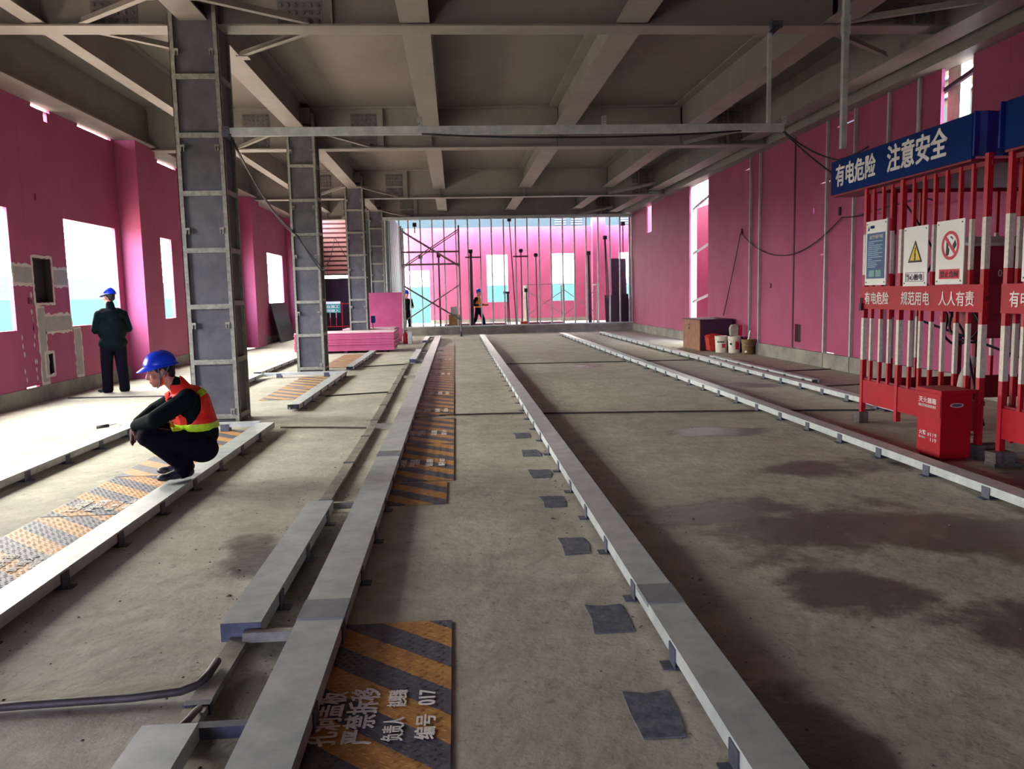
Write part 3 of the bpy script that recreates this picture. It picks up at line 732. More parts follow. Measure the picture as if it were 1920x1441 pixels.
# notices hung on the fence
def notice(name, y0, y1, z0, z1, label):
    r = empty(name, (PX-.05, (y0+y1)/2, z0), 0, label, 'sign', 'notices hung on the safety fence')
    MB().box(PX-.05, PX-.042, y0, y1, z0, z1).build('board', M_WHITE, r)
    mb = MB()
    for y in (y0+.03, y1-.03):
        for z in (z0+.03, z1-.03): mb.tube([(PX-.05, y, z), (PX-.056, y, z)], .007, 8)
    mb.build('screws', M_GALVD, r)
    return r
XF = PX-.0505
r = notice('notice_board', 8.34, 8.78, 1.56, 2.25, 'tall blue notice with small print in a white frame')
MB().box(XF-.0015, XF, 8.37, 8.75, 1.63, 2.12).build('print_field', M_BLUEP, r)
lettering('临时用电操作规程', (XF-.0016, 8.69, 2.055), (0,-1,0), (0,0,1), .045, M_WTXT, r, length=.28)
mb = MB()
for i in range(14):
    L = (.3, .12, .3, .26, .3, .2, .3, .22, .3, .08, .28, .18, .2, .16)[i]; z = 2.03-i*.021
    mb.box(XF-.003, XF-.0016, 8.72-L, 8.72, z-.005, z+.004)
mb.build('small_print', M_PALEB, r)
mb = MB(); mb.box(XF-.003, XF-.0016, 8.58, 8.69, 1.65, 1.72); mb.box(XF-.003, XF-.0016, 8.44, 8.55, 1.65, 1.72); mb.build('print_squares', M_GREENSQ, r)
mb = MB(); mb.prism([(XF, 8.74, 2.15), (XF, 8.7, 2.15), (XF, 8.71, 2.2)], (-.0015, 0, 0)); mb.box(XF-.0015, XF, 8.6, 8.685, 2.17, 2.2); mb.build('header_mark', M_NAVY, r)
MB().box(PX-.056, PX-.042, 8.335, 8.35, 1.56, 2.26).build('edge_frame', M_WHITE, r)
# triangle warning
r = notice('warning_sign', 7.59, 8.01, 1.54, 2.125, 'white sign with a yellow lightning triangle')
yc = 7.8
def tri(s, zc, x0, x1): 
    h = s*.866
    return MB().prism([(x0, yc+s/2, zc-h/3), (x0, yc-s/2, zc-h/3), (x0, yc, zc+2*h/3)], (x1-x0, 0, 0))
tri(.25, 1.845, XF, XF-.002).build('triangle_border', M_BLACK, r)
tri(.185, 1.845, XF-.002, XF-.003).build('triangle_field', M_YEL, r)
mb = MB(); X = XF-.003
zb = 1.835
mb.prism([(X, yc+.0, zb+.085), (X, yc-.018, zb+.085), (X, yc-.004, zb+.02), (X, yc+.012, zb+.012)], (-.001,0,0))
mb.prism([(X, yc+.012, zb+.012), (X, yc-.018, zb+.03), (X, yc-.008, zb-.03), (X, yc+.004, zb-.03)], (-.001,0,0))
mb.prism([(X, yc+.014, zb-.025), (X, yc-.014, zb-.02), (X, yc+.0, zb-.065)], (-.001,0,0))
mb.build('lightning_bolt', M_BLACK, r)
mb = MB()
y0, y1, z0, z1 = 7.64, 7.965, 1.585, 1.675; w = .005
for a in ((y0, y1, z0, z0+w), (y0, y1, z1-w, z1), (y0, y0+w, z0, z1), (y1-w, y1, z0, z1)): mb.box(XF-.0015, XF, *a)
mb.build('caption_frame', M_BLACK, r)
lettering('当心触电', (XF-.0005, 7.95, 1.597), (0,-1,0), (0,0,1), .065, M_BLACK, r, length=.29, bold=.015)
# prohibition
r = notice('prohibition_sign', 7.03, 7.45, 1.55, 2.135, 'white sign with a red crossed-out circle')
yc, zc = 7.23, 1.905; mb = MB(); X = XF; n = 40; ro, ri = .132, .103
ring = []
for i in range(n):
    a, b = 2*math.pi*i/n, 2*math.pi*(i+1)/n
    mb.prism([(X, yc+ro*math.cos(a), zc+ro*math.sin(a)), (X, yc+ro*math.cos(b), zc+ro*math.sin(b)), (X, yc+ri*math.cos(b), zc+ri*math.sin(b)), (X, yc+ri*math.cos(a), zc+ri*math.sin(a))], (-.0025,0,0))
c45 = math.sqrt(.5)
mb.bar((X-.0015, yc+.112*c45, zc+.112*c45), (X-.0015, yc-.112*c45, zc-.112*c45), .028, .003, (1,0,0))
mb.build('crossed_circle', M_SRED, r)
mb = MB()
mb.prism([(X, yc+.065, zc-.1), (X, yc+.02, zc-.085), (X, yc+.01, zc-.03), (X, yc+.03, zc-.02), (X, yc+.028, zc+.06), (X, yc+.06, zc+.055)], (-.001,0,0))
mb.prism([(X, yc-.03, zc+.0), (X, yc-.06, zc-.04), (X, yc-.095, zc+.0), (X, yc-.07, zc+.05)], (-.001,0,0))
mb.prism([(X, yc+.012, zc+.075), (X, yc-.012, zc+.085), (X, yc-.04, zc+.06), (X, yc-.035, zc+.05), (X, yc-.01, zc+.068)], (-.001,0,0))
mb.build('switch_pictogram', M_BLACK, r)
MB().box(XF-.0015, XF, 7.08, 7.39, 1.6, 1.69).build('caption_field', M_SRED, r)
lettering('禁止合闸', (XF-.0016, 7.37, 1.613), (0,-1,0), (0,0,1), .062, M_BLACK, r, length=.27, bold=.015)
r = notice('notice_board', 5.9, 6.27, 1.56, 2.25, 'blue notice cut off by the right picture edge')
MB().box(XF-.0015, XF, 5.93, 6.24, 1.65, 2.2).build('print_field', M_BLUEP, r)
# brick props
for (x0, x1, y0, y1, z0, z1, lab) in ((4.55, 4.66, 8.83, 8.95, 0, .055, 'lower grey brick under the far leg of the red fence'), (4.545, 4.655, 8.82, 8.94, .056, .13, 'upper grey brick under the far leg of the red fence'),
        (4.56, 4.8, 6.74, 6.88, 0, .045, 'lowest brick under the corner leg of the red fence'), (4.55, 4.79, 6.73, 6.87, .046, .088, 'middle brick under the corner leg of the red fence'), (4.55, 4.8, 6.74, 6.88, .089, .13, 'top brick under the corner leg of the red fence'),
        (4.5, 4.75, 6.42, 6.56, 0, .035, 'bottom dark slab under the leg nearest the picture edge'), (4.5, 4.68, 6.41, 6.55, .036, .082, 'middle dark brick under the leg nearest the picture edge'), (4.49, 4.68, 6.4, 6.54, .083, .13, 'pale top brick under the leg nearest the picture edge')):
    tag(MB().box(x0, x1, y0, y1, z0, z1).build('brick', M_BRICK, org=((x0+x1)/2, (y0+y1)/2, z0), bevel=.004), lab, 'brick', 'bricks propping the fence legs')
# fire extinguisher box
r = empty('fire_extinguisher_box', (4.34, 6.9, 0), 0, 'red fire extinguisher box with white Chinese lettering', 'box')
MB().box(4.2, 4.48, 6.72, 7.08, .03, .6).build('body', M_RED, r, bevel=.004)
MB().box(4.22, 4.46, 6.74, 7.06, 0, .03).build('plinth', M_REDD, r)
MB().box(4.185, 4.5, 6.7, 7.1, .6, .632).build('lid', M_RED, r, bevel=.004)
d = MB().box(4.194, 4.2, 6.725, 7.075, .39, .59).build('flap', M_RED, r)
x = 4.1935
lettering('灭火器箱', (x, 7.05, .5), (0,-1,0), (0,0,1), .05, M_WTXT, d, length=.27, bold=.012)
lettering('FIRE EXTINGUISHER BOX', (x, 7.05, .462), (0,-1,0), (0,0,1), .024, M_WTXT, d, length=.27, weight=.005)
x = 4.1995
lettering('火警', (x, 7.04, .205), (0,-1,0), (0,0,1), .042, M_WTXT, r, length=.11, weight=.015)
lettering('Fire Alarm', (x, 7.04, .172), (0,-1,0), (0,0,1), .022, M_WTXT, r, length=.1, weight=.005)
lettering('☎', (x, 6.91, .205), (0,-1,0), (0,0,1), .03, M_WTXT, r, name='telephone_symbol')
lettering('119', (x, 6.86, .205), (0,-1,0), (0,0,1), .034, M_WTXT, r, length=.09)
lettering('119', (x, 6.86, .16), (0,-1,0), (0,0,1), .034, M_WTXT, r, length=.09)
mb = MB(); cx, cz = 4.34, .5; n = 20
for i in range(n):
    a, b = 2*math.pi*i/n, 2*math.pi*(i+1)/n
    mb.prism([(cx+.06*math.cos(a), 6.72, cz+.02*math.sin(a)), (cx+.06*math.cos(b), 6.72, cz+.02*math.sin(b)), (cx+.05*math.cos(b), 6.72, cz+.013*math.sin(b)), (cx+.05*math.cos(a), 6.72, cz+.013*math.sin(a))], (0, -.008, 0))
mb.build('oval_grip', M_GALV, r)
MB().prism([(cx+.05*math.cos(2*math.pi*i/20), 6.7195, cz+.013*math.sin(2*math.pi*i/20)) for i in range(20)], (0, -.001, 0)).build('grip_recess', M_GALVD, r)
# switchgear inside the cage
r = empty('distribution_box', (6.2, 8.35, 0), 0, 'red distribution cabinet marked 01 inside the cage', 'cabinet')
MB().box(5.35, 6.9, 8.1, 8.5, 1.0, 1.95).build('cabinet', mat('faded_red', (150, 44, 58), .5), r)
mb = MB(); mb.prism([(5.25, 8.0, 1.93), (5.25, 8.0, 1.96), (5.25, 8.55, 2.06), (5.25, 8.55, 2.03)], (1.75, 0, 0)); mb.build('rain_hood', M_GALV, r)
for x in (5.45, 6.8): 
    for y in (8.15, 8.45): MB().box(x-.025, x+.025, y-.025, y+.025, 0, 1.0).build('leg', M_REDD, r)
lettering('01', (5.62, 8.099, 1.62), (1,0,0), (0,0,1), .07, M_WTXT, r, weight=.01)
MB().box(5.35, 6.9, 8.094, 8.1, .98, 1.02).build('seam', M_REDD, r)
r = empty('white_panel', (5.85, 8.0, .6), 0, 'small white panel with a red square on the cabinet', 'sign')
MB().box(5.72, 6.1, 8.075, 8.09, .78, 1.3).build('panel', M_PC, r); MB().box(5.78, 5.92, 8.068, 8.075, .96, 1.12).build('red_square', M_SRED, r)
r = empty('cable_spool', (5.35, 7.9, 0), 0, 'pale curved trunking leaning inside the cage', 'trunking')
MB().tube([(5.2, 7.95, .0), (5.16, 7.95, .35), (5.2, 7.95, .6), (5.3, 7.95, .8)], .05, 10).build('hose', M_BUCKET, r, smooth=True)
for i, (pts, lab) in enumerate((([(4.75, 7.9, 1.5), (4.9, 7.8, 1.25), (4.82, 7.7, 1.05), (5.0, 7.75, .95), (5.1, 7.6, 1.1), (4.95, 7.5, 1.3), (4.8, 7.55, 1.5)], 'looped black cable behind the fence bars, first coil'),
        ([(4.8, 7.85, 1.45), (5.0, 7.7, 1.1), (5.2, 7.8, .6), (5.3, 7.75, .12)], 'black cable dropping to the floor inside the cage'),
        ([(4.72, 8.0, 1.2), (5.2, 7.6, .95), (5.7, 7.3, .7), (6.3, 7.4, .5)], 'black cable slanting across the cage to the right'),
        ([(5.0, 8.85, 2.5), (5.1, 8.4, 1.9), (4.9, 8.2, 1.6), (5.0, 8.0, 1.3)], 'black cable hanging behind the blue notice'),
        ([(4.7, 7.35, 2.7), (4.7, 7.33, 2.2), (4.72, 7.3, 1.6)], 'black cable down beside the prohibition sign'),
        ([(4.85, 7.6, 1.35), (4.75, 7.5, 1.1), (4.9, 7.35, 1.0), (5.0, 7.45, 1.2), (4.9, 7.6, 1.4)], 'looped black cable behind the fence bars, second coil'))):
    P = [Vector(p) for p in pts]; out = []
    for k in range(len(P)-1):
        p0, p1, p2, p3 = P[max(k-1,0)], P[k], P[k+1], P[min(k+2, len(P)-1)]
        for t in (0, .25, .5, .75): out.append(.5*((2*p1)+(p2-p0)*t+(2*p0-5*p1+4*p2-p3)*t*t+(3*p1-p0-3*p2+p3)*t**3))
    out.append(P[-1])
    tag(MB().tube(out, .012, 6).build('cable', M_CABLE, smooth=True), lab, 'cable', 'black cables')

# ============================================================ box, bin and buckets by the right wall
r = empty('wooden_box', (6.65, 21.0, 0), 0, 'large wooden box with a dark front against the right wall', 'box')
MB().box(6.2, 7.05, 20.3, 21.8, 0, .78).build('side_panel', M_WOOD, r); MB().box(6.215, 7.05, 20.28, 20.3, 0, .78).build('front_panel', M_BOARDD, r)  # dark front colour paints in shade beside the lit plywood side
MB().box(6.18, 7.06, 20.26, 21.82, .78, .8).build('lid', M_BOARDD, r)
mb = MB(); mb.box(6.194, 6.2, 21.2, 21.3, .52, .58); mb.box(6.194, 6.2, 21.2, 21.3, .62, .66); mb.build('hand_hole', M_BLACK, r)
r = empty('waste_bin', (6.5, 20.05, 0), 0, 'orange red bin with a domed lid beside the wooden box', 'bin')
MB().prism([(6.34, 19.9, .03), (6.68, 19.9, .03), (6.7, 19.9, .36), (6.3, 19.9, .36)], (0, .3, 0)).build('tub', M_ORANGE, r, bevel=.01)
MB().prism([(6.28, 19.88, .36), (6.72, 19.88, .36), (6.66, 19.88, .42), (6.5, 19.88, .45), (6.34, 19.88, .42)], (0, .34, 0)).build('lid', M_ORANGE, r, bevel=.01)
for x in (6.4, 6.6): MB().box(x-.02, x+.02, 19.92, 19.96, 0, .04).build('foot', M_ORANGE, r)
def bucket(x, y, rad, h, m, label, bands=(), handle=True):
    r = empty('paint_bucket', (x, y, 0), 0, label, 'bucket', 'paint buckets by the right wall')
    MB().lathe((x, y, 0), [(rad*.82, .0), (rad*.86, .02), (rad*.95, h-.09), (rad, h-.085), (rad, h-.01), (rad*1.03, h), (rad*.9, h), (rad*.88, h-.03)], 24).build('pail', m, r, smooth=False)
    for (z0, z1, a0, a1, mm) in bands:
        mb = MB(); k = 8; vs = []
        for i in range(k+1):
            t = a0+(a1-a0)*i/k
            rr = rad*(.86+.09*(((z0+z1)/2-.02)/(h-.11)))+.004
            vs += [(x+rr*math.cos(t), y+rr*math.sin(t), z0), (x+rr*math.cos(t), y+rr*math.sin(t), z1)]
        mb.add(vs, [(2*i, 2*i+2, 2*i+3, 2*i+1) for i in range(k)]); mb.build('label_patch', mm, r)
    mb = MB(); mb.tube([(x+rad*1.0*math.cos(t), y-rad*1.02*math.sin(t)*.6-rad*.3, h-.06-.09*math.sin(t)) for t in np.linspace(0, math.pi, 10)], .004, 5); mb.build('handle', M_GALV, r)
    return r
A = -math.pi/2-.3
bucket(6.55, 19.66, .16, .41, M_BUCKET, 'white paint bucket with a red oval label, next to the bin', [(.12, .22, A+.1, A+.7, M_SRED), (.25, .28, A-.7, A+.5, M_BLACK)])
bucket(6.78, 19.38, .155, .41, M_BUCKET, 'white paint bucket with a red square label, carrying a bag', [(.09, .29, A+.15, A+.85, M_SRED), (.2, .25, A-.8, A-.4, M_TEALF)])
bucket(6.99, 19.62, .092, .38, M_BLUEB, 'blue paint bucket between the white and the ochre ones', [(.27, .285, A-.8, A+.8, M_WTXT)])
bucket(6.93, 18.85, .155, .36, M_OLIVE, 'ochre paint bucket at the right end of the row', [(.05, .09, A-.6, A-.2, M_WTXT)])
r = empty('cement_bag', (6.78, 19.4, .41), 0, 'crumpled pale bag standing on a white bucket', 'bag')
MB().prism([(6.68, 19.36, .413), (6.88, 19.36, .413), (6.9, 19.36, .6), (6.88, 19.36, .68), (6.8, 19.36, .7), (6.7, 19.36, .69), (6.66, 19.36, .6)], (0, .1, 0)).build('sack', M_BAG, r, bevel=.03)
tag(MB().box(6.905, 6.97, 19.36, 19.45, .41, .68).build('carton', M_SRED, org=(6.94, 19.4, .41), bevel=.004), 'narrow red carton standing beside the pale bag', 'carton')
tag(MB().bar((6.9, 18.85, .2), (7.0, 18.9, .56), .03, .015).build('scraper', M_WHITE), 'white scraper sticking out of the ochre bucket', 'tool')

# ============================================================ pink plasterboard stacks
def stack(x0, x1, y0, y1, z0, n, th, label, group, ja=.02):
    for i in range(n):
        j, k = random.uniform(-ja, ja), random.uniform(-ja, ja)
        o = MB().box(x0+j, x1+j, y0+k, y1+k, z0+i*th, z0+(i+1)*th-.0015).build('plasterboard', [M_PINK2, M_PINKE][i % 2] if i < n-1 else M_PINKT, org=((x0+x1)/2, (y0+y1)/2, z0+i*th))
        tag(o, label, 'board', group)
M_PINKE = mat('pink_board_edge', (178, 74, 118), .6, c2=(160, 60, 104), scale=3)
M_PINKT = mat('pale_board_face', (236, 204, 212), .6)
stack(-4.5, -1.74, 22.9, 24.1, .07, 22, .0236, 'one board of the long pink plasterboard stack in front', 'front stack of pink plasterboard')
for i, x in enumerate((-4.2, -3.1, -2.0)):
    tag(MB().box(x-.05, x+.05, 22.95, 24.05, 0, .068).build('timber_bearer', M_BOARDD, org=(x, 23.5, 0)), 'dark bearer under the front pink stack, %s' % ('left', 'middle', 'right')[i], 'timber', 'bearers under the board stack')
stack(-3.6, -1.95, 26.4, 27.6, .0, 16, .034, 'one board of the shorter pink stack behind the front one', 'rear stack of pink plasterboard', .05)
r = empty('upright_board', (-2.5, 28.9, 0), 0, 'pink board standing upright behind the stacks', 'board')
MB().prism([(-3.08, 28.4, 0), (-3.08, 28.415, 0), (-3.05, 28.915, 1.7), (-3.05, 28.9, 1.7)], (1.2, 0, 0)).build('panel', M_PINK2, r)
r = empty('blue_level', (-2.78, 26.5, .55), 0, 'small blue tool with a thin handle standing on the rear stack', 'tool')
MB().box(-2.72, -2.58, 26.42, 26.46, .72, .95).build('head', M_BBLUE, r, bevel=.01); MB().tube([(-2.66, 26.44, .545), (-2.68, 26.44, .73)], .012, 6).build('handle', M_BLACK, r)
r = empty('fire_extinguisher', (-1.62, 26.6, 0), 0, 'small red extinguisher beside the rear pink stack', 'extinguisher')
MB().lathe((-1.66, 26.7, 0), [(.07, 0), (.075, .02), (.075, .3), (.05, .36), (.025, .38), (.025, .42)], 16).build('cylinder', M_RED, r, smooth=True); MB().bar((-1.7, 26.7, .43), (-1.58, 26.7, .45), .02, .02).build('lever', M_BLACK, r)
tag(MB().box(-1.56, -1.44, 26.6, 26.75, 0, .4).build('canister', M_GALV, org=(-1.5, 26.67, 0), bevel=.01), 'grey canister to the right of the small extinguisher', 'canister')
r = empty('dark_board', (-6.3, 30.6, 0), 0, 'dark grey board leaning against the left wall', 'board')
MB().prism([(-6.2, 29.3, .0), (-6.23, 29.3, .0), (-6.55, 29.3, 1.42), (-6.52, 29.3, 1.42)], (0, 2.6, 0)).build('panel', M_DKBOARD, r)

# ============================================================ stud partition at the far end
Yp = 32.35
struct('baseboard_far', MB().box(-2.7, XR, Yp-.1, Yp+.1, 0, .3), M_CURB)
r = empty('metal_stud_partition', (2.2, Yp, .3), 0, 'open partition of thin metal studs across the far end', 'partition')
MB().box(-2.72, XR, Yp-.05, Yp+.05, 4.5, 4.62).build('top_track', M_GALV, r); MB().box(-2.72, XR, Yp-.05, Yp+.05, .3, .345).build('bottom_track', M_GALV, r)
xs = [-2.66, -2.1, -1.75, -1.28, -.82, -.36, .1, .57, 1.05, 1.5, 1.98, 2.45, 2.91, 3.38, 3.85, 4.32, 4.79, 5.26, 5.74, 6.21, 6.62, 7.0, 7.1]
for x in xs:
    mb = MB(); mb.box(x-.025, x+.025, Yp-.042, Yp-.036, .34, 4.52); mb.box(x-.025, x-.02, Yp-.036, Yp+.04, .34, 4.52)
    mb.build('stud', M_GALV, r)
for xa, xb, z in ((.44, 1.07, 3.02), (2.34, 2.93, 3.02)):
    MB().box(xa, xb, Yp-.06, Yp-.044, z-.03, z+.03).build('cross_piece', M_PIPE, r)
# conduits standing in the partition
CON = [(-1.31, 2.7, 3.06, 0, 'short conduit hanging left of the scaffold'), (-.6, .3, 3.09, 0, 'dark conduit with a square head behind the scaffold'), (.67, .3, 3.23, 0, 'thick double conduit behind the walking man'),
       (2.22, .3, 4.45, .2, 'tallest slanting conduit with its box near the top track'), (2.66, .3, 3.24, 0, 'conduit right of the tallest one, with a round head'), (3.25, .3, 3.06, .03, 'conduit with a round head left of the second far window'),
       (5.36, .3, 3.08, .05, 'thick conduit right of the second far window'), (6.03, 1.3, 3.68, .1, 'forked conduit above the dark boards'), (6.76, 3.1, 4.21, 0, 'short conduit hanging at the right end of the partition'),
       (2.1, .3, 1.62, .03, 'low pair of conduits with a flat head'), (2.84, .3, 1.66, .04, 'low conduit with a square head'), (-1.5, 4.0, 4.3, 0, 'conduit box at the top left of the partition')]
for x, z0, z1, dx, lab in CON:
    r = empty('conduit', (x, Yp+.08, z0), 0, lab, 'conduit', 'electrical conduits in the partition')
    mb = MB()
    thick = 'thick' in lab or 'dark conduit' in lab
    for o in ((-.035, .035) if ('double' in lab or 'pair' in lab or 'thick' in lab or 'forked' in lab) else (0,)):
        mb.tube([(x+dx+o, Yp+.07, z0), (x+o*.5, Yp+.07, z1)], .035 if thick else .022, 6)
    mb.build('pipe', M_PIPE, r)
    if 'round' in lab: MB().lathe((x, Yp+.07, z1-.07), [(.05, 0), (.085, .05), (.085, .1), (.05, .15)], 10).build('head', M_BLACK, r)
    else: MB().box(x-.075-(.1 if 'flat' in lab else 0), x+.075, Yp+.0, Yp+.14, z1-.05, z1+(.03 if 'flat' in lab else .1)).build('head', M_BLACK, r)

# mobile scaffold tower in front of the partition
r = empty('mobile_scaffold', (-.85, 31.4, 0), 0, 'scaffold tower on castors in front of the partition', 'scaffold')
SX = (-1.95, .2); SY = (30.85, 31.85)
for x in SX:
    for y in SY:
        MB().tube([(x, y, .16), (x, y, 4.15)], .03, 8).build('upright', M_SCAF, r)
        mb = MB(); mb.tube([(x-.028, y-.05, .09), (x+.028, y-.05, .09)], .09, 16); mb.tube([(x, y-.02, .09), (x, y, .2)], .02, 6); mb.build('castor', M_GALVD, r)
for z in (.35, 1.0, 1.9, 2.72, 3.18, 4.0):
    for x in SX: MB().tube([(x, SY[0], z), (x, SY[1], z)], .02, 6).build('rung', M_SCAF, r)
for z in (2.72, 3.18):
    MB().tube([(SX[0], SY[0]-.03, z), (SX[1], SY[0]-.03, z)], .035, 6).build('ledger', M_SCAF, r)
for y in SY:
    o = -.03 if y == SY[0] else .03
    for za, zb in (((.6, 1.95), (2.65, 4.0))):
        MB().tube([(SX[0], y+o, za), (SX[1], y+o, zb)], .02, 6).build('diagonal_brace', M_SCAF, r); MB().tube([(SX[0], y+o*1.8, zb), (SX[1], y+o*1.8, za)], .02, 6).build('diagonal_brace', M_SCAF, r)

# ============================================================ open room beyond the partition
FY = 45.0
fh = [(-2.5, -1.36, .0, 2.93), (1.79, 2.95, 1.12, 3.71), (5.42, 6.66, 1.12, 3.72), (9.15, 10.1, 1.12, 3.71)]
mb = MB(); wall_cells(mb, 'y', FY, FY+.14, -2.6, 10.7, .2, 5.2, fh); struct('wall_far', mb, M_PINK)
struct('baseboard_court', MB().box(-1.36, 10.7, FY-.03, FY+.16, 0, .2), M_CURB)
struct('trim_7', MB().box(7.6, 8.3, FY-.5, FY, 0, 5.6), M_PINK)
mb = MB(); mb.box(10.6, 10.75, 33.0, FY, 0, 5.2); mb.box(XR+.13, 10.75, 32.9, 33.0, 0, 5.2); struct('wall_court_right', mb, M_PINK)
# corrugated pale siding on the left of that room
mb = MB(); 
for i in range(46):
    y = 33.6+i*.22; mb.box(-2.75, -2.62+(.05 if i % 2 else 0), y, y+.22, 0, 4.9)
struct('wall_court_left', mb, M_SIDING)
# grey teal facade outside
mb = MB(); mb.box(-6, 20, 50.0, 51, 5.2, 6.6); 
struct('facade', mb, M_TEALF)
struct('facade_wall', MB().box(-6, 20, 50.05, 51, 2.1, 5.2), M_CREAM)
struct('hoarding_far', MB().box(-6, 20, 49.9, 50, -.2, 2.1), M_TEAL)
mb = MB()
for i in range(5):
    for x0 in (6.2, 7.2, 10.2, 11.2): mb.box(x0, x0+.7, 49.95, 50.0, 5.7+i*.14, 5.76+i*.14)
struct('facade_louvre', mb, M_GALVD)
def far_stack(x0, x1, y, label):
    r = empty('board_pile', ((x0+x1)/2, y, 0), 0, label, 'pile', 'board piles beyond the partition')
    MB().box(x0, x1, y, y+1.0, 0, .24).build('boards', mat('dark_pink_edge', (118, 30, 56), .7), r); MB().box(x0-.01, x1+.01, y-.01, y+1.0, .24, .275).build('top_board', M_PINKT, r)
far_stack(-.5, 2.3, 36.6, 'low dark red board pile behind the walking man'); far_stack(3.3, 4.9, 36.6, 'low dark red board pile right of the orange bucket')
r = empty('cardboard_box', (-.05, 35.6, 0), 0, 'brown cardboard box behind the scaffold', 'box')
MB().box(-.3, .2, 35.4, 35.8, 0, .72).build('carton', M_CARD, r, bevel=.005); MB().box(-.2, .12, 35.5, 35.7, .72, 1.05).build('tin', M_BUCKET, r)
r = empty('orange_bucket', (3.0, 35.4, 0), 0, 'orange red square tub beyond the partition', 'bucket')
MB().prism([(2.85, 35.2, 0), (3.17, 35.2, 0), (3.2, 35.2, .36), (2.82, 35.2, .36)], (0, .35, 0)).build('tub', M_ORANGE, r)
for i, (x0, x1, z1, y, lab) in enumerate(((6.15, 6.7, 1.42, 33.25, 'lowest dark board leaning left of the tall one'), (6.5, 7.12, 2.92, 33.6, 'tall dark board standing beyond the partition'), (6.75, 7.35, 1.46, 33.0, 'wide low dark board in front of the tall one'))):
    if i == 2: x1 = 7.09
    r = empty('standing_board', ((x0+x1)/2, y, 0), 0, lab, 'board', 'dark boards beyond the partition')
    MB().prism([(x0, y-.3 if i < 2 else y-.25, 0), (x0, y-.27 if i < 2 else y-.22, 0), (x0, y+.03, z1), (x0, y, z1)], (x1-x0, 0, 0)).build('panel', M_BOARDD, r)
r = empty('low_scaffold', (5.1, 39.1, 0), 0, 'low scaffold frames with crossed braces in the far room', 'scaffold')
for x in (3.4, 5.2, 6.8):
    for y in (38.7, 39.7): MB().tube([(x, y, 0), (x, y, 1.95)], .03 if x != 3.4 else .06, 8).build('upright', M_BUCKET if x == 3.4 else M_SCAF, r)
    MB().tube([(x, 38.7, 1.9), (x, 39.7, 1.9)], .025, 6).build('rung', M_SCAF, r)
MB().tube([(3.4, 38.7, 1.97), (6.8, 38.7, 1.97)], .015, 6).build('rail', M_SCAF, r)
for xa, xb in ((3.4, 5.2), (5.2, 6.8)):
    MB().tube([(xa, 38.66, .5), (xb, 38.66, 1.7)], .018, 6).build('diagonal_brace', M_SCAF, r); MB().tube([(xa, 38.63, 1.7), (xb, 38.63, .5)], .018, 6).build('diagonal_brace', M_SCAF, r)

# left part of the far end: shutter, dark hoarding, barrier
struct('trim_8', MB().box(XL-.1, -2.75, 34.3, 34.6, 4.92, 5.15), M_CREAM)
mb = MB(); wall_cells(mb, 'y', 38.0, 38.2, XL-.1, -2.75, 0, 5.53, [(-6.2, -4.6, 0, 5.3)]); struct('wall_far_left', mb, M_PALE)
r = empty('roller_shutter', (-5.4, 38.3, 2.6), 0, 'half raised pink ribbed roller shutter behind the columns', 'shutter')
mb = MB()
for i in range(13):
    mb.cur = 0; mb.box(-6.3, -4.55, 38.16, 38.26, 2.65+i*.21, 2.65+i*.21+.13)
    mb.cur = 1; mb.box(-6.3, -4.55, 38.22, 38.26, 2.65+i*.21+.13, 2.65+(i+1)*.21)
mb.build('slats', [M_SHUT, mat('shutter_groove_shade', (120, 70, 74), .7)], r); MB().box(-6.35, -4.5, 38.2, 38.32, 2.58, 2.65).build('bottom_rail', M_PALE, r)  # darker groove colour paints in the shade between the ribs
r = empty('dark_hoarding', (-5.5, 37.2, 0), 0, 'dark purple hoarding sheet under the shutter', 'hoarding')
MB().box(-6.5, -4.5, 37.2, 37.26, 0, 2.42).build('sheet', M_BOARDD, r)
r = empty('crowd_barrier', (-4.95, 34.6, 0), 0, 'red and white barrier with a green sign', 'barrier')
for x in (-5.7, -4.75, -4.4): MB().tube([(x, 34.6, 0), (x, 34.6, 1.36)], .025, 8).build('post', M_RED, r)
for z in (.35, 1.3): MB().tube([(-5.7, 34.6, z), (-4.4, 34.6, z)], .02, 8).build('rail', M_RED, r)
for x in (-5.5, -5.25, -5.0): MB().tube([(x, 34.6, .35), (x, 34.6, 1.3)], .014, 6).build('bar', M_BAR, r)
s = MB().box(-5.6, -4.8, 34.54, 34.56, .93, 1.3).build('sign_plate', M_GREENSIGN, r); MB().box(-5.6, -4.8, 34.54, 34.56, 1.3, 1.4).build('sign_header', M_WHITE, r)
lettering('正在施工', (-5.54, 34.539, 1.125), (1,0,0), (0,0,1), .13, M_WTXT, s, length=.68, bold=.02); lettering('请勿进入', (-5.54, 34.539, .955), (1,0,0), (0,0,1), .13, M_WTXT, s, length=.68, bold=.02)

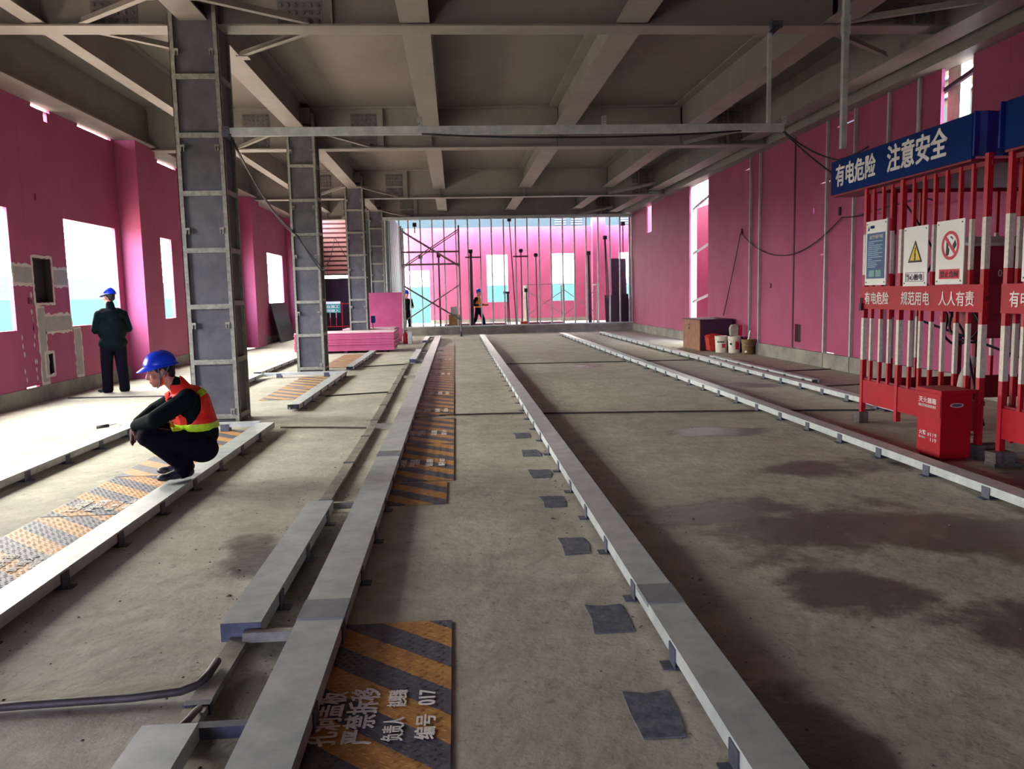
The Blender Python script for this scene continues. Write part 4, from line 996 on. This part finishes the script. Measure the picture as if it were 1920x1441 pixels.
# ============================================================ outside the windows
struct('hoarding_left', MB().box(-14.1, -14, -10, 60, -.3, 1.7), M_TEAL)
struct('building_left', MB().box(-30, -24, 24, 70, -.3, 3.1), M_PALE)
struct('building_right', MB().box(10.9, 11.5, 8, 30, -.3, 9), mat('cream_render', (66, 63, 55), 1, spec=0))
mb = MB(); mb.box(10.85, 10.9, 13, 28, 3.6, 5.45); struct('window_1', mb, M_TEALF)
mb = MB()
for z in (5.6, 6.0, 6.5): mb.box(10.8, 10.9, 8, 30, z, z+.05)
struct('facade_ledge', mb, M_PALEB)
for y0, lab in ((23.9, 'pale steel column in the gap of the right wall'),):
    r = empty('wall_column', (7.33, 24.77, 0), 0, lab, 'column')
    MB().box(7.23, 7.42, 24.62, 24.92, 0, 5.5).build('shaft', M_CREAM, r)
    for z in (1.2, 2.66, 4.0): MB().bar((7.33, 24.62, z), (7.28, 22.4, z+.28), .05, .06).build('batten', M_GALV, r)
struct('wall_return', MB().box(8.3, 8.45, 24.6, 32, 0, 4.3), M_PINK)
mb = MB(); mb.box(7.3, 7.6, 29.5, 29.8, 0, 5.5); struct('wall_right_post', mb, M_CREAM)
mb = MB(); mb.box(7.3, 7.45, 11.5, 11.8, 0, 5.5); struct('wall_right_post', mb, M_CREAM)
r = empty('diagonal_pipe', (7.3, 11.3, 4.4), 0, 'dark pipe slanting across the gap high in the right wall', 'pipe')
MB().tube([(7.22, 11.8, 4.35), (7.22, 10.9, 4.5)], .04, 8).build('tube', M_BOARDD, r)

# ============================================================ people
def capsule(vs, fs, p, q, r1, r2, n=14):
    p, q = Vector(p), Vector(q); d = q-p; L = d.length
    d = d/L if L > 1e-6 else Vector((0,0,1)); a = d.orthogonal().normalized(); b = d.cross(a)
    rings = []
    for i in range(5):
        t = math.pi/2*(1-i/4.5); rings.append((p - d*(r1*math.sin(t)), r1*math.cos(t)))
    for i in range(5):
        t = math.pi/2*(i+.5)/4.5*.98; rings.append((q + d*(r2*math.sin(t)), r2*math.cos(t)))
    o = len(vs)
    for c, r in rings:
        for k in range(n):
            t = 2*math.pi*k/n; vs.append(tuple(c+a*(r*math.cos(t))+b*(r*math.sin(t))))
    m = len(rings)
    for i in range(m-1):
        for k in range(n): fs.append((o+i*n+k, o+i*n+(k+1)%n, o+(i+1)*n+(k+1)%n, o+(i+1)*n+k))
    fs.append(tuple(o+k for k in range(n-1, -1, -1))); fs.append(tuple(o+(m-1)*n+k for k in range(n)))
def ellip(vs, fs, c, r, R, n=18, m=12):
    o = len(vs); c = Vector(c)
    for i in range(1, m):
        ph = math.pi*i/m
        for k in range(n):
            t = 2*math.pi*k/n; v = Vector((r[0]*math.sin(ph)*math.cos(t), r[1]*math.sin(ph)*math.sin(t), r[2]*math.cos(ph)))
            vs.append(tuple(c+R@v))
    top = len(vs); vs.append(tuple(c+R@Vector((0,0,r[2])))); bot = len(vs); vs.append(tuple(c+R@Vector((0,0,-r[2]))))
    for i in range(m-2):
        for k in range(n): fs.append((o+i*n+k, o+(i+1)*n+k, o+(i+1)*n+(k+1)%n, o+i*n+(k+1)%n))
    for k in range(n): fs.append((top, o+k, o+(k+1)%n)); fs.append((bot, o+(m-2)*n+(k+1)%n, o+(m-2)*n+k))

BODY_MATS = [M_JKT, M_TRS, M_SKIN, M_SHOE, M_HAIR, M_GLOVE]
class Figure:
    """a body grown from tapered limbs and ellipsoids fused into one skin; x forward, y left, z up"""
    def __init__(s): s.P = []
    def cap(s, p, q, r1, r2, t): s.P.append(('c', np.array(p, float), np.array(q, float), r1, r2, t)); return s
    def ell(s, c, r, t, R=None): s.P.append(('e', np.array(c, float), np.array(r, float), R or Matrix.Identity(3), None, t)); return s
    def hand(s, wrist, d, nrm, side, t, curl=.6, sc=1.0, spread=1.0):
        """palm plus four fingers and a thumb; d: finger direction, nrm: direction the palm faces, side: thumb side vector sign"""
        w, d, n_ = Vector(wrist), Vector(d).normalized(), Vector(nrm); n_ = (n_-d*n_.dot(d)).normalized(); l = d.cross(n_)*side
        R = Matrix((d, l, n_)).transposed()
        s.ell(w+d*.048*sc, (.056*sc, .043*sc, .019*sc), t, R)
        for k, (o, L) in enumerate(((.033, .072), (.011, .082), (-.011, .076), (-.033, .058))):
            b = w+d*.088*sc+l*o*sc*spread; c1 = curl*(.75+.1*k)
            v1 = (d*math.cos(c1*.6)+n_*math.sin(c1*.6)); v2 = (d*math.cos(c1*1.7)+n_*math.sin(c1*1.7))
            m_ = b+v1*L*.55*sc; e = m_+v2*L*.5*sc
            s.cap(b-d*.02*sc, m_, .0095*sc, .0088*sc, t); s.cap(m_, e, .0088*sc, .0075*sc, t)
        b = w+d*.025*sc+l*.036*sc; m_ = b+(d*.6+l*.75+n_*.25).normalized()*.04*sc; e = m_+(d*.9+l*.15+n_*.4).normalized()*.034*sc
        s.cap(b, m_, .012*sc, .0105*sc, t); s.cap(m_, e, .0105*sc, .0085*sc, t)
    def head(s, c, R, hair=True):
        """c: middle of the skull, R: head rotation (columns: forward, left, up)"""
        def T(v): return np.array(c)+np.array(R@Vector(v))
        s.ell(T((-.012, 0, .03)), (.098, .077, .1), 2, R); s.ell(T((.035, 0, -.045)), (.062, .058, .075), 2, R)
        s.ell(T((.062, 0, -.095)), (.026, .03, .022), 2, R)                       # chin
        s.cap(T((.088, 0, .012)), T((.108, 0, -.03)), .010, .0155, 2)              # nose
        s.ell(T((.097, .014, -.034)), (.01, .009, .008), 2, R); s.ell(T((.097, -.014, -.034)), (.01, .009, .008), 2, R)
        s.ell(T((.09, 0, -.063)), (.012, .025, .007), 2, R); s.ell(T((.086, 0, -.075)), (.012, .022, .0075), 2, R)  # lips
        for y in (1, -1):
            s.ell(T((.078, y*.03, .02)), (.016, .026, .009), 2, R)                   # brow ridge
            s.ell(T((.062, y*.046, -.022)), (.026, .02, .022), 2, R)                 # cheek
            s.ell(T((-.008, y*.08, -.012)), (.02, .009, .034), 2, R)                 # ear
        if hair:
            s.ell(T((-.03, 0, .045)), (.095, .08, .098), 4, R); s.ell(T((-.065, 0, -.015)), (.045, .064, .055), 4, R)
            for y in (1, -1): s.ell(T((.02, y*.07, .035)), (.03, .012, .03), 4, R)
        s.hc, s.hR = c, R
    def sdf(s, X):
        out = []
        for k in s.P:
            if k[0] == 'c':
                p, q, r1, r2 = k[1:5]; d = q-p; t = np.clip(((X-p)@d)/max(d@d, 1e-9), 0, 1)
                out.append(np.linalg.norm(X-p-t[:,None]*d, axis=1)-(r1+(r2-r1)*t))
            else:
                R = np.array(k[3]); v = (X-k[1])@R; out.append((np.linalg.norm(v/k[2], axis=1)-1)*k[2].min())
        return np.array(out)
    def build(s, parent, voxel, smooth=5):
        vs, fs = [], []
        for k in s.P:
            if k[0] == 'c': capsule(vs, fs, k[1], k[2], k[3], k[4])
            else: ellip(vs, fs, k[1], k[2], k[3])
        me = bpy.data.meshes.new('body_raw'); me.from_pydata(vs, [], fs)
        o = bpy.data.objects.new('body_raw', me); COL.objects.link(o)
        bm = bmesh.new(); bm.from_mesh(me); bmesh.ops.recalc_face_normals(bm, faces=bm.faces); bm.to_mesh(me); bm.free()
        r = o.modifiers.new('r', 'REMESH'); r.mode = 'VOXEL'; r.voxel_size = voxel; r.adaptivity = 0
        m = o.modifiers.new('s', 'SMOOTH'); m.factor = .5; m.iterations = smooth
        dg = bpy.context.evaluated_depsgraph_get()
        nm = bpy.data.meshes.new_from_object(o.evaluated_get(dg)); bpy.data.objects.remove(o)
        n = len(nm.polygons); C = np.empty(n*3); nm.polygons.foreach_get('center', C)
        tags = np.array([k[5] for k in s.P]); idx = tags[np.argmin(s.sdf(C.reshape(-1, 3)), axis=0)]
        nm.materials.clear()
        for mm in s.mats: nm.materials.append(mm)
        nm.polygons.foreach_set('material_index', idx.astype(np.int32)); nm.polygons.foreach_set('use_smooth', np.ones(n, bool))
        nm.name = 'body'
        b = bpy.data.objects.new('body', nm); COL.objects.link(b); b.parent = parent; ORG[b.name] = (0,0,0)
        s.body = b; return b
    mats = BODY_MATS
    def shell(s, name, keep, off, m, parent, cuts=(), tags=None, thick=.004):
        """a garment that follows the body: the body's own faces inside the cut planes, lifted off the skin"""
        bm = bmesh.new(); bm.from_mesh(s.body.data)
        if tags is not None: bmesh.ops.delete(bm, geom=[f for f in bm.faces if f.material_index not in tags], context='FACES')
        for co, no in cuts:
            bmesh.ops.bisect_plane(bm, geom=bm.verts[:]+bm.edges[:]+bm.faces[:], plane_co=co, plane_no=no)
        bm.normal_update()
        bmesh.ops.delete(bm, geom=[f for f in bm.faces if not keep(f.calc_center_median(), f.normal)], context='FACES')
        bm.normal_update()
        nor = {v: v.normal.copy() for v in bm.verts}
        for v in bm.verts: v.co += nor[v]*off
        me = bpy.data.meshes.new(name); bm.to_mesh(me); bm.free()
        me.materials.clear(); me.materials.append(m)
        me.polygons.foreach_set('material_index', np.zeros(len(me.polygons), np.int32)); me.polygons.foreach_set('use_smooth', np.ones(len(me.polygons), bool))
        o = bpy.data.objects.new(name, me); COL.objects.link(o); o.parent = parent; ORG[o.name] = (0,0,0)
        sd = o.modifiers.new('thickness', 'SOLIDIFY'); sd.thickness = thick; sd.offset = 1
        return o
    def helmet(s, parent, m=None, strap=True):
        c, R = Vector(s.hc), s.hR; m = m or M_HELM
        n, rows = 32, 9; mb = MB(); vs = []
        def T(v): return tuple(c+R@Vector(v))
        for i in range(rows+1):
            ph = math.pi/2*i/rows
            for k in range(n):
                t = 2*math.pi*k/n; rr = math.cos(ph); ridge = .006*max(0, 1-abs(math.sin(t))*5) if 0 < i < rows else 0
                vs.append(T(((.128+ridge)*rr*math.cos(t)-.012, .105*rr*math.sin(t), .055+(.115+ridge)*math.sin(ph))))
        fs = [(i*n+k, i*n+(k+1)%n, (i+1)*n+(k+1)%n, (i+1)*n+k) for i in range(rows) for k in range(n)]
        mb.add(vs, fs); h = mb.build('helmet_shell', m, parent, org=(0,0,0), smooth=True)
        sd = h.modifiers.new('thickness', 'SOLIDIFY'); sd.thickness = .004
        mb = MB(); vs = []
        for k in range(n):
            t = 2*math.pi*k/n; f = max(0, math.cos(t)); e = .016+.045*f**1.5
            for (w, z) in ((0, .06), (e, .05-.02*f), (e, .044-.02*f), (0, .05)):
                vs.append(T(((.128+w)*math.cos(t)-.012, (.105+w*.9)*math.sin(t), z)))
        fs = [(k*4+j, ((k+1)%n)*4+j, ((k+1)%n)*4+(j+1)%4, k*4+(j+1)%4) for k in range(n) for j in range(4)]
        mb.add(vs, fs); mb.build('helmet_brim', m, parent, org=(0,0,0), smooth=False)
        if strap:
            mb = MB()
            for y in (1, -1):
                mb.tube([T((.02, y*.098, .05)), T((.022, y*.088, -.02)), T((.03, y*.07, -.08)), T((.045, y*.035, -.118)), T((.05, 0, -.122))], .006, 6)
                mb.tube([T((-.07, y*.085, .05)), T((-.035, y*.088, .0)), T((.022, y*.086, -.035))], .006, 6)
            mb.build('chin_strap', M_STRAP, parent, org=(0,0,0), smooth=True)
    def eyes(s, parent):
        c, R = Vector(s.hc), s.hR
        for y in (1, -1):
            for r_, x, m, nm in (((.008, .0125, .0065), .0825, M_WTXT, 'eye'), ((.006, .0055, .0058), .0865, M_HAIR, 'iris')):
                vs, fs = [], []; ellip(vs, fs, c+R@Vector((x, y*.031, .003)), r_, R, 12, 8); mb = MB(); mb.add(vs, fs); mb.build(nm, m, parent, org=(0,0,0), smooth=True)
            mb = MB(); mb.tube([tuple(c+R@Vector((.0935, y*.016, .021))), tuple(c+R@Vector((.095, y*.03, .026))), tuple(c+R@Vector((.084, y*.046, .021)))], [.003, .0042, .0025], 6)
            mb.build('eyebrow', M_HAIR, parent, org=(0,0,0), smooth=True)
        mb = MB(); mb.tube([tuple(c+R@Vector((.09, .024, -.071))), tuple(c+R@Vector((.1005, 0, -.069))), tuple(c+R@Vector((.09, -.024, -.071)))], .0022, 6)
        mb.build('mouth_line', M_GLOVE, parent, org=(0,0,0), smooth=True)
def hrot(yaw, pitch=0, roll=0): return (Matrix.Rotation(yaw, 3, 'Z') @ Matrix.Rotation(pitch, 3, 'Y') @ Matrix.Rotation(roll, 3, 'X'))
def shoe(F, ankle, d, t=3, sc=1., pitch=0):
    """ankle joint -> shoe lying along d (horizontal); pitch > 0 lifts the heel"""
    a = Vector(ankle); d = Vector((d[0], d[1], 0)).normalized(); l = Vector((-d.y, d.x, 0)); R = Matrix((d, l, Vector((0,0,1)))).transposed()
    R = R @ Matrix.Rotation(pitch, 3, 'Y'); fwd = R@Vector((1,0,0)); dn = R@Vector((0,0,-1))
    F.ell(a-fwd*.01+dn*.035, (.05*sc, .038*sc, .045), t, R); F.ell(a+fwd*.07*sc+dn*.045, (.085*sc, .04*sc, .037), t, R); F.ell(a+fwd*.15*sc+dn*.052, (.055*sc, .043*sc, .03), t, R)

# ---- the crouching man
fx = Vector((-.93, -.37)); th = math.atan2(fx.y, fx.x)
man = empty('person', (-2.22, 6.8, .1), th, 'man crouching on a floor channel in an orange vest and blue helmet', 'person')
F = Figure()
hip = [(-.055, .12, .27), (-.055, -.12, .27)]; kn = [(.33, .17, .39), (.31, -.16, .41)]; an = [(.06, .12, .1), (.04, -.12, .1)]
F.ell((-.07, 0, .27), (.135, .18, .15), 1)                       # pelvis
for i in range(2):
    F.cap(hip[i], kn[i], .108, .082, 1); F.cap(kn[i], an[i], .078, .058, 1)
    F.cap(Vector(an[i])+Vector((.01, 0, .05)), Vector(an[i])+Vector((.03, 0, -.02)), .064, .068, 1)
    F.ell(Vector(hip[i])+Vector((-.02, 0, -.03)), (.13, .11, .11), 1)
    shoe(F, an[i], (1, .3 if i == 0 else -.12), sc=1.15)
F.cap((-.075, .0, .36), (-.01, 0, .6), .15, .155, 0); F.ell((-.005, 0, .61), (.12, .2, .14), 0)      # jacketed back and chest
F.ell((-.06, 0, .45), (.13, .18, .13), 0)
F.cap((.025, .0, .69), (.085, 0, .775), .078, .066, 0)                # collar
F.cap((.08, 0, .74), (.15, 0, .83), .055, .052, 2)                # neck
sh = [(.02, .185, .67), (.02, -.185, .67)]; el = [(.27, .255, .53), (.25, -.24, .54)]; wr = [(.4, .11, .475), (.38, -.05, .48)]
for i in range(2):
    F.ell(sh[i], (.085, .075, .085), 0); F.cap(sh[i], el[i], .078, .07, 0); F.cap(el[i], wr[i], .07, .05, 0)
F.hand((.415, .1, .47), (.35, -.35, -.86), (-.9, -.2, -.3), 1, 5, .5, 1.0); F.hand((.4, -.03, .475), (.3, .6, -.7), (-.9, .1, -.3), -1, 5, .5, 1.0)
R = hrot(math.radians(4), math.radians(8)); F.head((.195, 0, .885), R)
F.build(man, .0068, 5)
F.helmet(man); F.eyes(man)
# the open vest: front edge, neckline and armholes cut by planes
sideY = .165
def vest_keep(c, n):
    if c.z < .42 or c.z > .835: return False
    armhole = ((c.x-.03)**2/.105**2 + (c.z-.62)**2/.17**2) < 1 and abs(c.y) > .135
    if armhole: return False
    if abs(c.y) > .205 and c.x > -.08: return False
    if c.x > .16: return False
    if c.z > .78 and c.x > .06: return False
    return True
v = F.shell('vest', vest_keep, .009, M_VEST, man, cuts=[((0,0,.42), (0,0,1)), ((0,0,.835), (0,0,1)), ((.16,0,0), (1,0,0))], tags=(0,), thick=.006)
def band(name, z0, z1, tilt=0, m=M_REFL, xmax=.15):
    no = Vector((math.sin(tilt), 0, math.cos(tilt)))
    return F.shell(name, lambda c, n: z0 < c.dot(no) < z1 and vest_keep(Vector((c.x, c.y, max(c.z, .425))), n) and c.x < xmax, .0165, m, man, cuts=[(no*z0, no), (no*z1, no)], tags=(0, 1), thick=.003)
band('waist_band', .405, .455); band('chest_band', .60, .645, .35)
# lettering pressed onto the back of the vest
def press(txt, parent, body, org, right, upv, h, m, toward, length=None):
    dirv = -Vector(toward).normalized(); start = Vector(org)
    o = lettering(txt, start, right, upv, h, m, None, length=length, weight=.01); o.parent = parent
    bm = bmesh.new(); bm.from_mesh(body.data); bv = BVHTree.FromBMesh(bm); bm.free()
    for vtx in o.data.vertices:
        hit = bv.ray_cast(vtx.co - dirv*.3, dirv)
        if hit[0] is not None: vtx.co = hit[0] - dirv*.0195
    return o
press('工程', man, F.body, (-.12, .075, .72), (-.25, -1, -.1), (.6, 0, .8), .06, M_YEL, (-.8, .15, .6), .15)

# ---- the standing man by the window
st = empty('person', (-5.95, 14.52, 0), math.radians(128), 'man in dark jacket and blue helmet standing with his back turned by the left window', 'person')
F = Figure()
ank = [(.02, .13, .1), (-.03, -.13, .1)]
for i, y in enumerate((.1, -.1)):
    F.cap((0, y, .88), (.02, y*1.2, .5), .12, .1, 1); F.cap((.02, y*1.2, .5), ank[i], .1, .085, 1)
    F.cap((ank[i][0], ank[i][1], .17), (ank[i][0]+.01, ank[i][1], .06), .085, .09, 1)
    shoe(F, (ank[i][0], ank[i][1], .085), (1, .7 if i == 0 else -.35))
F.ell((0, 0, .9), (.14, .19, .14), 1)
F.cap((0, 0, .92), (.0, 0, 1.3), .165, .17, 0); F.ell((0, 0, .86), (.18, .24, .14), 0); F.ell((0, .0, 1.1), (.18, .25, .26), 0); F.ell((-.01, 0, 1.33), (.14, .24, .13), 0)
F.cap((-.005, 0, 1.42), (.015, 0, 1.52), .082, .07, 0); F.cap((0, .12, 1.38), (0, -.12, 1.38), .085, .085, 0); F.cap((.01, 0, 1.46), (.03, 0, 1.58), .055, .055, 2)
for s_ in (1, -1):
    S = (0, s_*.195, 1.35); E_ = (.0, s_*.265, 1.1); W_ = (.25, s_*.2, 1.06)
    F.ell(S, (.075, .07, .07), 0); F.cap(S, E_, .078, .072, 0); F.cap(E_, W_, .07, .052, 0)
    F.hand(W_, (.8, -s_*.5, .1), (0, -s_*.6, .8), s_, 2, .6)
F.head((.045, 0, 1.645), hrot(math.radians(25), math.radians(6)))
F.build(st, .0095, 5); F.helmet(st, strap=False); F.eyes(st)

# ---- the workers beyond the partition
def walker(name, loc, yaw, label, stride, vest=None, arms=((.1, 1.1), (-.1, 1.1)), voxel=.014):
    r = empty(name, loc, yaw, label, 'person')
    F = Figure()
    for i, y in enumerate((.09, -.09)):
        s_ = stride if i == 0 else -stride
        k = (s_*.55+.06, y, .5); a = (s_-.02*(s_ < 0), y, .1+(.06 if s_ < 0 else 0))
        F.cap((0, y, .9), k, .1, .075, 1); F.cap(k, a, .073, .058, 1); shoe(F, (a[0], a[1], a[2]-.012), (1, 0), pitch=.35 if s_ < 0 else 0)
    F.ell((0, 0, .92), (.13, .17, .12), 1); F.cap((0, 0, 1.0), (.02, 0, 1.3), .14, .15, 0); F.ell((.015, 0, 1.36), (.11, .2, .11), 0)
    F.cap((.02, 0, 1.42), (.035, 0, 1.56), .06, .055, 2)
    for s_, (ex, ez) in zip((1, -1), arms):
        S = (.01, s_*.19, 1.39); E_ = (ex-.05, s_*.25, ez+.02); W_ = (ex+.2, s_*.17, ez+.0)
        F.ell(S, (.075, .075, .075), 0); F.cap(S, E_, .07, .06, 0); F.cap(E_, W_, .058, .042, 0); F.hand(W_, (1, 0, .1), (0, -s_, 0), s_, 2, .8)
    F.head((.06, 0, 1.64), hrot(0, .1)); F.build(r, voxel, 4); F.helmet(r, strap=False); F.eyes(r)
    if vest: F.shell('vest', lambda c, n: 1.0 < c.z < 1.46 and abs(c.y) < .16, .01, vest, r, cuts=[((0,0,1.0), (0,0,1)), ((0,0,1.46), (0,0,1)), ((0,.16,0), (0,1,0)), ((0,-.16,0), (0,1,0))], tags=(0,), thick=.006)
    return r
walker('person', (.98, 35.2, 0), math.radians(-25), 'worker in a blue helmet walking to the right beyond the partition', .26, M_ORGV)
walker('person', (-1.98, 33.3, 0), math.radians(-70), 'worker in a blue helmet half hidden by the left scaffold post', .06)
walker('person', (6.95, 34.6, 0), math.radians(160), 'worker in an amber vest behind the dark boards at the right', .05, M_ORGV)

# sky portals in the openings
for a, b in WIN: portal((XL-.1, (a+b)/2, 2.08), (0, -math.pi/2, 0), 1.83, b-a)
portal((-3.6, Y_NEAR-.1, 1.3), (math.pi/2, 0, 0), 2.0, 2.6)
portal((2.2, Yp+.3, 2.5), (-math.pi/2, 0, 0), 9.8, 4.2)
portal((XR+.08, 23.6, 2.5), (0, math.pi/2, 0), 4.4, 1.85)
